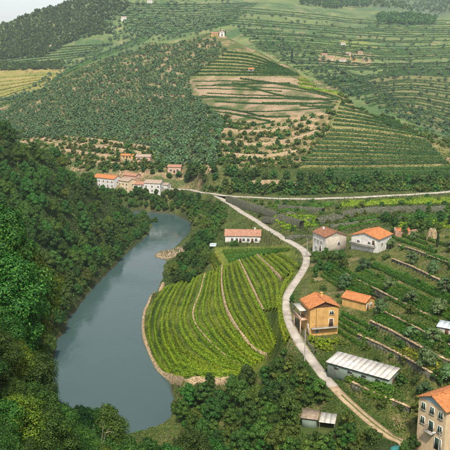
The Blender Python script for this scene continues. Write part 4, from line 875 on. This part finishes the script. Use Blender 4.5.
# --- annex
x, y, z = PADS['annex']; an = house('annex_house', 'low annex with orange tiled roof behind the yellow house', (x, y, z - .2), heading(.75, -.66), 7.4, 5.0, 2.7, 1.1, 'yellow_plaster', 'tile_orange', wins=[('x+', .6, .9, .9, 1.0, 'plain')], doors=[('x+', -1.2, 0, .9, 2.0, 'brown_wood')])
# --- long shed with white metal roof
x, y, z = PADS['shed']; t = empty('long_shed', (x, y, z), heading(.80, -.60) ); SL, SW = 15.0, 5.2
tag(t, 'long low shed with white sheet metal roof and grey green walls', 'shed')
b1 = box(-SL / 2, SL / 2, -SW / 2, SW / 2, -2.5, 2.6); b1[0][(b1[0][:, 2] > 2) & (b1[0][:, 1] > 0), 2] += .5; part('wall', b1, 'green_grey_wall', t)
g_ = []
for k in range(12):
    x0 = -SL / 2 - .3 + k * (SL + .6) / 12; x1 = x0 + (SL + .6) / 12 - .02; s_ = box(x0, x1, -SW / 2 - .4, SW / 2 + .3, 2.62, 2.70); s_[0][s_[0][:, 1] > 0, 2] += .58; s_[0][:, 2] += .01 * (k % 3); part('roof_sheet', s_, 'white_metal', t)
for s in (-5.2, -1.8, 1.6, 5.0):
    v, f = box(0, .05, -.55, .55, 0, .55); wo = part('window', (on_face('y-', SL, SW, s, 1.3, v), f), 'glass', t); v, f = box(0, .09, -.62, .62, -.08, 0); part('sill', (on_face('y-', SL, SW, s, 1.3, v), f), 'concrete', wo)
v, f = box(0, .06, -.5, .5, 0, 2.0); part('door', (on_face('x+', SL, SW, 0, 0.05, v), f), 'brown_wood', t)
# --- cream house at the lower right corner
x, y, z = PADS['cream']; CL, CW, CH = 9.0, 6.8, 8.4
ch_ = house('cream_house', 'cream three storey house with green shutters and bright orange roof at lower right', (x, y, z), heading(-.86, -.51), CL, CW, CH, 1.5, 'cream_plaster', 'tile_orange', gable='pale_blue_paint', oh=.45, found=3,
    wins=[('x+', s, zz, 0.95, 1.35, 'shutter') for s, zz in ((-2.15, 6.2), (0, 6.2), (2.15, 6.2), (-2.15, 3.3), (2.15, 3.3))], doors=[('x+', 0, 2.7, 1.1, 2.0, 'green_paint'), ('x+', 1.9, -.3, 1.5, 2.3, 'green_paint')])
part('balcony', [box(CL / 2, CL / 2 + 1.0, -1.0, 1.0, 2.5, 2.66)], 'concrete', ch_); railing(ch_, [(CL / 2, -.95, 2.66), (CL / 2 + .95, -.95, 2.66), (CL / 2 + .95, .95, 2.66), (CL / 2, .95, 2.66)], .95)
# --- twin white houses
x, y, z = PADS['white_a']; house('white_house', 'white and grey house with brown tiled roof, left of the twin houses', (x, y, z - .5), heading(.37, -.93), 9.4, 8.6, 6.4, 1.6, 'white_plaster', 'tile_brown', gable='grey_plaster',
    wins=[('y-', -2.8, 3.7, .9, 1.2, 'plain'), ('y-', -.6, 3.7, .9, 1.2, 'plain'), ('y-', 1.8, 3.7, .9, 1.2, 'plain'), ('y-', -2.0, .9, .9, 1.2, 'plain'), ('x+', 1.2, 3.2, .9, 1.2, 'plain')], doors=[('y-', 1.2, .5, 1.1, 2.1, 'brown_wood')], chimneys=[(-2.5, -1.2, .3)], cat='house')
wa_ = [o_ for o_ in COL.objects if o_.name.startswith('white_house') and o_.type == 'EMPTY'][0]
v, f = box(0, .02, -4.29, 4.29, -1.4, 6.39); part('render_coat', (on_face('x+', 9.4, 8.6, 0, 0, v), f), 'grey_plaster', wa_)
x, y, z = PADS['white_b']; house('white_house', 'white house with bright orange roof, right of the twin houses', (x, y, z - .5), heading(-.62, -.78), 10.4, 10.4, 5.6, 1.5, 'white_plaster', 'tile_orange', oh=.5,
    wins=[('x+', -2.4, 3.0, 1.0, 1.2, 'plain'), ('x+', 1.8, 3.0, 1.0, 1.2, 'plain'), ('y+', -2.2, 3.0, 1.0, 1.2, 'plain'), ('y+', 1.8, .6, 1.6, 1.4, 'plain'), ('y+', 3.0, 3.2, .8, 1.0, 'plain')], doors=[('x+', 3.4, 2.9, 1.0, 2.0, 'brown_wood')])
wb_ = [o_ for o_ in COL.objects if o_.name.startswith('white_house') and o_.type == 'EMPTY'][1]
part('balcony', [box(5.2, 6.6, -5.2, 4.2, 2.6, 2.8), box(6.45, 6.6, -5.2, 4.2, 2.8, 3.6)], 'concrete', wb_)
# --- long white house on the flat plot
x, y, z = PADS['river_house']; house('long_white_house', 'long low white house with faded terracotta roof above the vineyard', (x, y, z - .2), heading(1, -.06), 15.5, 7.2, 3.2, 1.9, 'white_plaster', 'tile_faded',
    wins=[('y-', s, 1.0, 1.0, 1.2, 'plain') for s in (-4.6, -2.6, .4, 2.4, 5.8)], doors=[('y-', 4.2, 0, 1.1, 2.1, 'brown_wood'), ('y-', -1.0, 0, 1.1, 2.1, 'brown_wood')], chimneys=[(5.2, 1.0, .7)])
c_ = cast1(266, 244); t = house('lean_to', 'small white lean-to at the right end of the long white house', (x + 9.2, y - 2.2, z - .2), heading(1, -.06), 3.4, 3.4, 1.9, .5, 'white_plaster', 'tile_faded', wins=[('y-', 0, .8, .7, .7, 'plain')], cat='shed', oh=.15)
# --- village on the bend
VC = 'village houses at the river bend'
VI = [(107,186,(.86,-.5),17,8,6.0,1.6,'white_plaster','tile_orange','largest village house, white with long orange roof at the left'),
      (127,189,(.80,-.6),9,7.5,6.0,1.3,'cream_plaster','tile_pale','village house with pale brown roof, second from the left'),
      (139,191,(.95,-.3),10,7,5.2,1.3,'white_plaster','tile_faded','village house with reddish roof in the middle of the row'),
      (154,191.5,(.95,-.25),11,8,6.2,1.5,'white_plaster','tile_pale','village house with pale roof, second from the right'),
      (166,191,(.9,-.4),4.5,5,4.6,.9,'white_plaster','tile_pale','narrow white village house at the right end of the row'),
      (132,182,(.85,-.5),10,6,5.0,1.2,'pink_plaster','tile_faded','village house half hidden behind the pale brown roof')]
for u, v, dr, L_, W_, h_, ri, wm, rm, lb in VI:
    c_ = cast1(u, v, dmin=440, dmax=520)
    if np.isnan(c_[0]): c_ = at_depth(u, v, 455)
    ns = max(2, int(L_ / 3)); ss = np.linspace(-L_ / 2 + 1.4, L_ / 2 - 1.4, ns)
    house('village_house', lb, (c_[0], c_[1] + W_ * .3, c_[2] - .5), heading(*dr), L_, W_, h_, ri, wm, rm, wins=[('y-', s, zz, .9, 1.2, 'plain') for s in ss for zz in ((1.0, 3.6) if h_ > 5 else (1.6,))] + [('x+', 0, 3.2, .9, 1.1, 'plain')], doors=[('y-', ss[0] + 1.4, .2, 1.0, 2.0, 'brown_wood')], found=3)
FAR = [(144,160,(1,-.1),10,6,3.2,1.2,'pink_plaster','tile_pale','low tan building among the ochre terraces above the village',440,700,1),
       (175,172,(1,-.1),9,6,4.5,1.0,'pink_plaster','tile_faded','pinkish house in the trees right of the village',430,700,1),
       (128,158,(1,-.25),9,4,2.4,.8,'ochre_plaster','tile_orange','small orange roofed shed left of the tan building above the village',440,700,1),
       (251,71,(1,0),5,4,2.6,1.0,'white_plaster','tile_orange','tiny red roofed hut on the terraces below the chapel',500,900,1),
       (330,60,(1,-.1),9,6,3.6,1.4,'cream_plaster','tile_faded','leftmost house of the distant hillside hamlet',800,1600,1),
       (342,61,(1,.1),9,6,3.6,1.4,'white_plaster','tile_faded','second house from the left in the distant hillside hamlet',800,1600,1),
       (353,60,(1,-.2),9,6,3.6,1.4,'ochre_plaster','tile_faded','third house from the left in the distant hillside hamlet',800,1600,1),
       (366,61,(1,0),9,6,3.6,1.4,'pink_plaster','tile_pale','rightmost house of the distant hillside hamlet',800,1600,1),
       (324,56,(1,.2),8,6,3.4,1.3,'pink_plaster','tile_faded','low house on the upper left of the distant hamlet',800,1600,1),
       (348,55,(1,-.1),8,5,3.4,1.3,'cream_plaster','tile_pale','low house uphill in the middle of the distant hamlet',800,1600,1),
       (360,54,(1,.1),8,5,3.4,1.3,'pink_plaster','tile_faded','low house uphill on the right of the distant hamlet',800,1600,1),
       (343,46,(1,0),8,6,5,1.6,'white_plaster','tile_pale','tiny white house at the edge of the yellow plot',900,1600,1),
       (124,20,(1,0),12,8,6,2.0,'white_plaster','tile_pale','tiny white house on the far wooded slope',1000,2000,1),
       (150,3,(1,0),12,8,6,2.0,'white_plaster','tile_pale','tiny pale house near the top edge left of centre',1000,2200,1),
       (52,48,(1,0),12,8,5,2.0,'cream_plaster','tile_pale','tiny house at the wood edge above the yellow field',1000,2000,1)]
for u, v, dr, L_, W_, h_, ri, wm, rm, lb, d0, d1, q in FAR:
    c_ = cast1(u, v, dmin=d0, dmax=d1)
    if np.isnan(c_[0]): continue
    house('farm_house', lb, (c_[0], c_[1], c_[2] - .6), heading(*dr), L_, W_, h_, ri, wm, rm, wins=[('y-', s, h_ * .4, 1.2, 1.3, 'plain') for s in (-L_ * .25, L_ * .25)], doors=[('y-', 0, .6, 1.2, 2.0, 'brown_wood')], found=3)
# --- chapel
c_ = cast1(221, 36, dmin=600, dmax=980); cz_ = c_[2] - .6
t = house('chapel', 'small ochre and white chapel on the hilltop between two cypresses', (c_[0], c_[1] + 2, cz_), heading(.25, -1), 10, 6, 4.6, 2.0, 'white_plaster', 'tile_faded', wins=[('x+', 0, 3.9, 1.1, 1.0, 'plain'), ('y-', 0, 2.2, 1, 1.4, 'plain')], doors=[('x+', 0, .6, 1.4, 2.5, 'brown_wood')], cat='chapel', found=3)
part('bell_gable', [box(4.6, 5.1, -.7, .7, 6.4, 8.2)], 'white_plaster', t); part('cross', [box(4.8, 4.9, -.06, .06, 8.2, 9.4), box(4.8, 4.9, -.35, .35, 8.8, 8.93)], 'dark_metal', t)
house('chapel_house', 'ochre house adjoining the hilltop chapel on its left', (c_[0] - 7.5, c_[1] + 3, cz_), heading(1, 0), 8, 6, 3.6, 1.3, 'ochre_plaster', 'tile_faded', wins=[('y-', -2, 1.6, 1, 1.3, 'plain'), ('y-', 2, 1.6, 1, 1.3, 'plain')], doors=[('y-', 0, .6, 1.1, 2.1, 'brown_wood')], found=3)
# --- tumbledown hut below the track
x, y, z = PADS['hut']; t = empty('garden_hut', (x, y, z), heading(1, -.28)); tag(t, 'tumbledown hut with two grey sheet metal roofs in the bushes below the track', 'hut')
b1 = box(-3.2, -.2, -1.5, 1.5, -1, 2.0); b1[0][(b1[0][:, 2] > 1) & (b1[0][:, 1] > 0), 2] += .35; part('wall', b1, 'green_grey_wall', t)
s_ = box(-3.5, .1, -1.8, 1.8, 2.05, 2.12); s_[0][s_[0][:, 1] > 0, 2] += .4; part('roof_sheet', s_, 'rusty_metal', t)
for k in range(3):
    s_ = box(.35 + k * 1.15, .35 + k * 1.15 + 1.12, -1.7, 1.6, 1.62, 1.68); s_[0][s_[0][:, 1] > 0, 2] += .6; s_[0][:, 2] += .02 * k; part('roof_sheet', s_, 'grey_metal', t)
for px_, py_ in ((.5, -1.5), (3.6, -1.5), (.5, 1.4), (3.6, 1.4)): part('post', tube([(px_, py_, -.6), (px_, py_, 1.62 if py_ < 0 else 2.1)], [.07, .06], 5), 'dead_wood', t)
part('back_board', [box(.5, 3.6, 1.3, 1.38, -.5, 1.9)], 'brown_wood', t)
v, f = box(0, .05, -.4, .4, 0, 1.7); part('door', (v + [-.2, .2, 0], f), 'brown_wood', t)
# --- pale blue roof at the right edge
c_ = cast1(448, 334); t = empty('blue_roofed_shed', c_, heading(.85, -.5)); tag(t, 'small shed with pale blue metal roof at the right edge', 'shed')
part('wall', [box(-2.2, 2.2, -1.5, 1.5, -1, 1.9)], 'concrete', t)
for k in range(4): s_ = box(-2.4 + k * 1.2, -1.22 + k * 1.2, -1.8, 1.8, 1.95, 2.0); s_[0][s_[0][:, 1] > 0, 2] += .45; part('roof_sheet', s_, 'blue_metal', t)
v, f = box(0, .05, -.4, .4, 0, 1.7); part('door', (on_face('y-', 4.4, 3, 0, 0, v), f), 'brown_wood', t)
# --- ruins on the upper right slope
c_ = cast1(408, 234); t = empty('ruined_barn', c_, heading(1, -.1)); tag(t, 'ruined barn of orange rubble with broken walls above the orange roofed house', 'ruin')
r = np.random.default_rng(5)
for x0, x1, y0, y1 in ((-5, 5, 1.8, 2.3), (-5, -4.5, -2, 1.8), (4.5, 5, -2, 1.8), (-5, 1, -2.4, -2.0)):
    n_ = 8; V = []; ax = np.linspace(0, 1, n_)
    hz = r.uniform(.7, 2.2, n_); lx = abs(x1 - x0) > abs(y1 - y0)
    for i_ in range(n_):
        for q in (0, 1):
            px_, py_ = (x0 + (x1 - x0) * ax[i_], (y0, y1)[q]) if lx else ((x0, x1)[q], y0 + (y1 - y0) * ax[i_])
            V += [(px_, py_, -.8), (px_, py_, hz[i_])]
    Fc = []
    for i_ in range(n_ - 1):
        a_ = i_ * 4; b_ = a_ + 4; Fc += [(a_, b_, b_ + 1, a_ + 1), (a_ + 2, a_ + 3, b_ + 3, b_ + 2), (a_ + 1, b_ + 1, b_ + 3, a_ + 3)]
    Fc += [(0, 1, 3, 2), (n_ * 4 - 4, n_ * 4 - 2, n_ * 4 - 1, n_ * 4 - 3)]; mesh_obj('wall', V, Fc, 'rubble', t)
s_ = box(-4.4, .6, -1.8, 1.6, 1.3, 1.45); s_[0][s_[0][:, 1] > 0, 2] += .7; part('roof', s_, 'tile_orange', t)
def rock(name, loc, s, seed, mat, label, cat='rock', group=None, parent=None):
    r = np.random.default_rng(seed); import bmesh
    bm = bmesh.new(); bmesh.ops.create_icosphere(bm, subdivisions=2, radius=1)
    for v in bm.verts:
        k_ = .75 + .5 * r.random(); v.co = Vector((v.co.x * s[0] * k_, v.co.y * s[1] * k_, v.co.z * s[2] * k_))
    me = bpy.data.meshes.new(name); bm.to_mesh(me); bm.free(); me.materials.append(MATS[mat]); o = bpy.data.objects.new(name, me); COL.objects.link(o); o.location = loc
    if parent: o.parent = parent
    else: tag(o, label, cat, group)
    return o
c_ = cast1(432, 240); rock('rock_outcrop', c_, (1.8, 1.4, 4.2), 3, 'tan', 'tall tan rock outcrop on the upper right slope')
for k, (u, v) in enumerate([(256,188),(262,189),(269,188),(277,189),(284,189),(291,190),(265,185),(281,186)]):
    c_ = cast1(u, v, dmin=380, dmax=470)
    if not np.isnan(c_[0]): rock('rock', c_, (2.4, 1.5, 1.4), 30 + k, 'rubble', 'pinkish boulder in the rock cutting above the main road', 'rock', 'boulders of the rock cutting')
for k, (u, v) in enumerate([(160,254),(166,255.5),(173,257),(180,256),(184,253)]):
    c_ = at_z(u, v, .5); rock('rock', (c_[0], c_[1], .5), (.9, .7, .5), 50 + k, 'sand', 'pale boulder on the sand spit in the river', 'rock', 'boulders on the sand spit')
# --- utility poles
def pole(u, v, h, label, arm=True):
    c_ = cast1(u, v); t = empty('utility_pole', (c_[0], c_[1], c_[2] - .4)); tag(t, label, 'utility pole')
    part('post', tube([(0, 0, 0), (0, 0, h)], [.16, .11], 8), 'concrete', t)
    if arm:
        part('crossarm', [box(-.8, .8, -.06, .06, h - .7, h - .58)], 'dark_metal', t)
        for q in (-.7, 0, .7): part('insulator', tube([(q, 0, h - .58), (q, 0, h - .36)], [.05, .04], 5), 'glass', t)
    return t
p1 = pole(304.5, 361, 8.6, 'concrete utility pole beside the lane in front of the yellow house')
p2 = pole(307, 257, 7.5, 'utility pole at the lane junction')
p3 = pole(419, 443, 6.4, 'utility pole at the end of the track', True)
t = pole(437, 470, 8.2, 'street lamp post in front of the cream house', False); t.name = 'street_lamp'; t['category'] = 'street lamp'
part('lamp_arm', tube([(0, 0, 8.1), (-.5, -.3, 8.4), (-1.1, -.6, 8.4)], [.05, .045, .04], 6), 'dark_metal', t); part('lamp_head', [box(-1.6, -1.0, -.75, -.5, 8.33, 8.46)], 'white_paint', t)
def wire(p, q, sag, label):
    a_ = np.array(p.location) + [0, 0, 8.0]; b_ = np.array(q.location) + [0, 0, 7.0]; s = np.linspace(0, 1, 14)[:, None]; P = a_ + (b_ - a_) * s; P[:, 2] -= sag * 4 * (s * (1 - s))[:, 0]
    V, Fc = tube(P, [.018] * 14, 4); o = mesh_obj('power_line', V, Fc, 'dark_metal'); tag(o, label, 'power line')
wire(p1, p2, 1.2, 'thin overhead line from the lane pole to the junction pole')
# --- pool, tarpaulin, boat, cars
c_ = cast1(215.5, 245); t = empty('garden_pool', c_, heading(1, -.1)); tag(t, 'small teal garden pool with white rim left of the long white house', 'pool')
part('rim', [box(-2.4, 2.4, -1.5, -1.25, -.5, .45), box(-2.4, 2.4, 1.25, 1.5, -.5, .45), box(-2.4, -2.15, -1.25, 1.25, -.5, .45), box(2.15, 2.4, -1.25, 1.25, -.5, .45)], 'white_paint', t); part('water', [box(-2.15, 2.15, -1.25, 1.25, -.4, .36)], 'pool_water', t)
c_ = cast1(397, 452); n_ = 9; gxx, gyy = np.meshgrid(np.linspace(-1.8, 1.8, n_), np.linspace(-1.3, 1.3, n_)); zz = 1.25 * np.cos(gxx / 1.9 * 1.5) ** .6 * np.cos(gyy / 1.4 * 1.4) ** .5 + RNG.normal(0, .04, gxx.shape) - .1
i_ = np.arange(n_ * n_).reshape(n_, n_); Fc = np.stack([i_[:-1, :-1], i_[:-1, 1:], i_[1:, 1:], i_[1:, :-1]], -1).reshape(-1, 4)
o = mesh_obj('tarpaulin', np.stack([gxx, gyy, zz], -1).reshape(-1, 3), Fc, 'teal_cloth', smooth_=True); o.location = c_; o.rotation_euler.z = .3; tag(o, 'teal tarpaulin draped over a heap beside the cream house', 'tarpaulin')
c_ = at_z(171.5, 273, .05); t = empty('rowing_boat', (c_[0], c_[1], .02), 1.2); tag(t, 'small white rowing boat at the river bank below the vineyard', 'boat')
st = np.linspace(-1, 1, 9); V = []; Fc = []
for s in st:
    w_ = .75 * (1 - max(0, s) ** 2.2) * (1 - .25 * max(0, -s)) + .02
    V += [(s * 2.2, -w_, .55 + .15 * s * s), (s * 2.2, -w_ * .7, .0), (s * 2.2, w_ * .7, 0), (s * 2.2, w_, .55 + .15 * s * s)]
for i_ in range(8):
    for k in range(3): Fc.append((i_ * 4 + k, i_ * 4 + k + 1, i_ * 4 + k + 5, i_ * 4 + k + 4))
Fc.append((0, 1, 2, 3)); mesh_obj('hull', V, Fc, 'white_paint', t)
for s in (-1.1, .3): part('seat', [box(s - .15, s + .15, -.6, .6, .36, .42)], 'brown_wood', t)
def car(u, v, mat, label):
    c_ = cast1(u, v, dmin=380, dmax=430); d, par, _ = seg_dist(c_[None, 0], c_[None, 1], ROADS['main'][0]); k_ = int(par[0]); rc = ROADS['main'][0]; dv_ = rc[min(k_ + 2, len(rc) - 1)] - rc[max(0, k_ - 2)]
    t = empty('parked_car', (rc[k_][0], rc[k_][1] + .6, rc[k_][2] + .10), heading(dv_[0], dv_[1])); tag(t, label, 'car', 'cars on the main road')
    prof = [(-2.1, .35), (-2.1, .85), (-1.7, .95), (-1.3, 1.45), (.4, 1.48), (1.1, .98), (2.0, .85), (2.1, .4)]; V = [(a_, -.85, b_) for a_, b_ in prof] + [(a_, .85, b_) for a_, b_ in prof]; k2 = len(prof)
    mesh_obj('body', V, [tuple(range(k2))[::-1], tuple(range(k2, 2 * k2))] + [(i_, (i_ + 1) % k2, (i_ + 1) % k2 + k2, i_ + k2) for i_ in range(k2)], mat, t)
    for sy in (-1, 1): part('side_window', [box(-1.2, .6, min(sy * .855, sy * .87), max(sy * .855, sy * .87), 1.0, 1.38)], 'glass', t)
    for wx in (-1.3, 1.3):
        for sy in (-1, 1): part('wheel', tube([(wx, sy * .72, .33), (wx, sy * .9, .33)], [.33, .33], 12), 'rubber', t)
car(199, 191.5, 'blue_paint', 'small blue car on the main road near the link road turning'); car(173, 189, 'car_white', 'small white car on the main road beside the village')
# --- bare branch in the foreground
c_ = at_depth(98, 421, 88); zb = Hs(c_[0], 88); t = empty('dead_tree', (c_[0], 88, zb)); t.scale = (.62, .62, (c_[2] - zb) / 9.8); tag(t, 'bare pale branches rising from the trees at the bottom left', 'dead tree')
b0 = np.array([0, 0, 0.]); dz = 7.5
part('trunk', tube([(0, 0, -.8), (.2, .1, dz * .5), (.7, .2, dz)], [.16, .11, .06], 7), 'dead_wood', t)
for a_, b_, c2 in (((.5, .15, 5.5), (1.6, .3, 7.8), (2.9, .2, 8.9)), ((.3, .1, 4.6), (-.9, .4, 7.4), (-1.2, .5, 9.2)), ((.6, .2, 6.6), (1.0, .1, 8.6), (.8, -.1, 9.8)), ((1.6, .3, 7.8), (2.4, .4, 8.0), (3.4, .4, 7.9)), ((-.9, .4, 7.4), (-1.8, .3, 8.0), (-2.4, .2, 8.9))):
    part('branch', tube([a_, b_, c2], [.07, .05, .02], 5), 'dead_wood', t)

# ------------------------------------------------------------------ ground cover
def carpet(name, label, xr, yr, n_, size, hmax, mat, seed, poly=None, avoid=(), clump=3.0, thr=.4, roads=.12, vmin=None):
    r = np.random.default_rng(seed); yy = r.uniform(1 / yr[1], 1 / yr[0], n_ * 2) ** -1.0 if vmin == 'persp' else r.uniform(yr[0], yr[1], n_ * 2); xx = r.uniform(xr[0], xr[1], n_ * 2)
    if vmin == 'persp': xx = r.uniform(-.36, .40, n_ * 2) * yy
    zz = H(xx, yy); u, v = project(xx, yy, zz); k = (zz > .45) | (yy > 480)
    if poly is not None: k &= inpoly(u, v, poly)
    for a_ in avoid: k &= ~inpoly(u, v, a_)
    cl = fbm(xx / clump, yy / clump, seed); k &= cl + r.normal(0, .05, len(xx)) > thr
    for q in ROADS.values():
        d, _, _ = seg_dist(xx, yy, q[0]); k &= d > q[1] / 2 + roads
    for key, (x, y, z) in PADS.items(): k &= np.hypot(xx - x, yy - y) > 4.2
    xx, yy, zz, cl = xx[k][:n_], yy[k][:n_], zz[k][:n_], cl[k][:n_]; m_ = len(xx)
    hz = hmax * np.clip((cl - thr) * 3.2, .12, 1) * r.random(m_) ** .6
    N = rnd_unit(m_, r) * .8 + np.array([0, 0, .8]); N /= np.linalg.norm(N, axis=1)[:, None]
    V, Fc = leaves(np.stack([xx, yy, zz + hz], 1), N, size, r, .7); o = mesh_obj(name, V, Fc, mat); tag(o, label, 'ground cover', kind='stuff')
RHV = [(318,280),(338,262),(372,262),(400,262),(452,290),(452,372),(400,340),(372,326)]
VY = W0 + [(250,379),(270,362),(283,346),(278,318),(278,300),(300,270),(298,262),(290,246),(215,247),(205,272)]
carpet('undergrowth', 'low green undergrowth on the slopes around the lane', (-25, 78), (128, 400), 85000, .16, .6, 'bush', 301, avoid=[VY], vmin='persp', thr=.36)
carpet('dry_grass', 'yellowish dry grass between the bushes and terraces', (-25, 78), (128, 400), 45000, .16, .35, 'herb', 302, avoid=[VY], vmin='persp', thr=.30, clump=5)
carpet('forest_floor', 'dark brush under the left bank wood', (-135, -44), (190, 430), 36000, .36, 2.2, 'broadleaf', 303, thr=.2)
carpet('brush', 'dark brush on the near slope under the foreground trees', (-60, 30), (45, 128), 40000, .17, 1.6, 'oak', 304, thr=.25)
carpet('hill_scrub', 'dry scrub between the olive trees on the chapel hill', (-330, 330), (440, 960), 34000, .45, .7, 'scrub', 305, thr=.47, clump=12, avoid=[[(185,80),(235,74),(290,80),(342,98),(335,112),(262,126),(212,108)]])
carpet('vineyard_weeds', 'low yellow weeds between the vine rows of the promontory', (-25, 35), (165, 300), 26000, .12, .2, 'herb', 306, poly=VY, thr=.5)
carpet('meadow_scrub', 'green weeds and brambles around the main road and river slope', (-40, 150), (270, 462), 70000, .26, .8, 'bush', 307, avoid=[VY], vmin='persp', thr=.3)
carpet('hill_foot_scrub', 'green weeds at the foot of the chapel hill', (-120, 200), (425, 520), 26000, .4, .9, 'bush', 308, thr=.4, clump=6)
# --- low wall along the lane and greenery by the houses
seg = vc[66:92].copy(); t = np.gradient(seg[:, :2], axis=0); t /= np.linalg.norm(t, axis=1)[:, None]; seg[:, :2] += np.stack([t[:, 1], -t[:, 0]], 1) * 1.95
seg = resample(seg, 60); gb = seg[:, 2] - .3; o = wall_mesh('lane_wall', seg, gb, seg[:, 2] + .75, .3, 'stone'); tag(o, 'low dark wall along the lane in front of the yellow house', 'wall')
rb = random.Random(3); PR['pergola'] = [make_proto('bush', 200 + i, 1700, .15, 'vine') for i in range(2)]
for u, v in [(311,342),(317,344),(323,345),(329,345),(335,343),(320,349),(328,351)]:
    c_ = cast1(u, v); place_tree(rb.choice(PR['pergola']), 'grape_bush', c_, rb.uniform(.75, 1.0), 'bright green grape bush below the balcony of the yellow house', 'bush', 'grape bushes below the yellow house', parts=('foliage', 'stem'))
for u, v, sc_, lb in [(412,452,.5,'dark round bush at the end of the track beside the cream house'),(404,456,.42,'dark bush at the bottom edge left of the cream house'),(292,303,.35,'small dark tree between the lane and the porch of the yellow house'),(236,246,.42,'dark tree in front of the left end of the long white house'),(232,246,.36,'dark bush left of the door of the long white house')]:
    c_ = cast1(u, v); place_tree(rb.choice(PR['round']), 'garden_tree', c_, sc_, lb, 'tree')
carpet('verge_grass', 'weedy grass beside the track and the cream house', (10, 60), (122, 165), 42000, .095, .45, 'bush', 309, thr=.22, clump=2, roads=.3)
carpet('far_scrub', 'hazy scrub and hedges over the back country slopes', (-700, 800), (930, 1900), 26000, 1.1, 1.6, 'vine_far', 310, thr=.52, clump=32)
carpet('dip_scrub', 'scrub in the dip behind the chapel hill', (-300, 330), (640, 1200), 110000, .8, 1.3, 'vine_far', 311, thr=.50, clump=14, poly=[(0,120),(110,62),(220,32),(232,30),(262,52),(300,72),(345,95),(400,121),(455,143),(455,120),(345,70),(250,18),(150,20),(60,60),(0,104)])
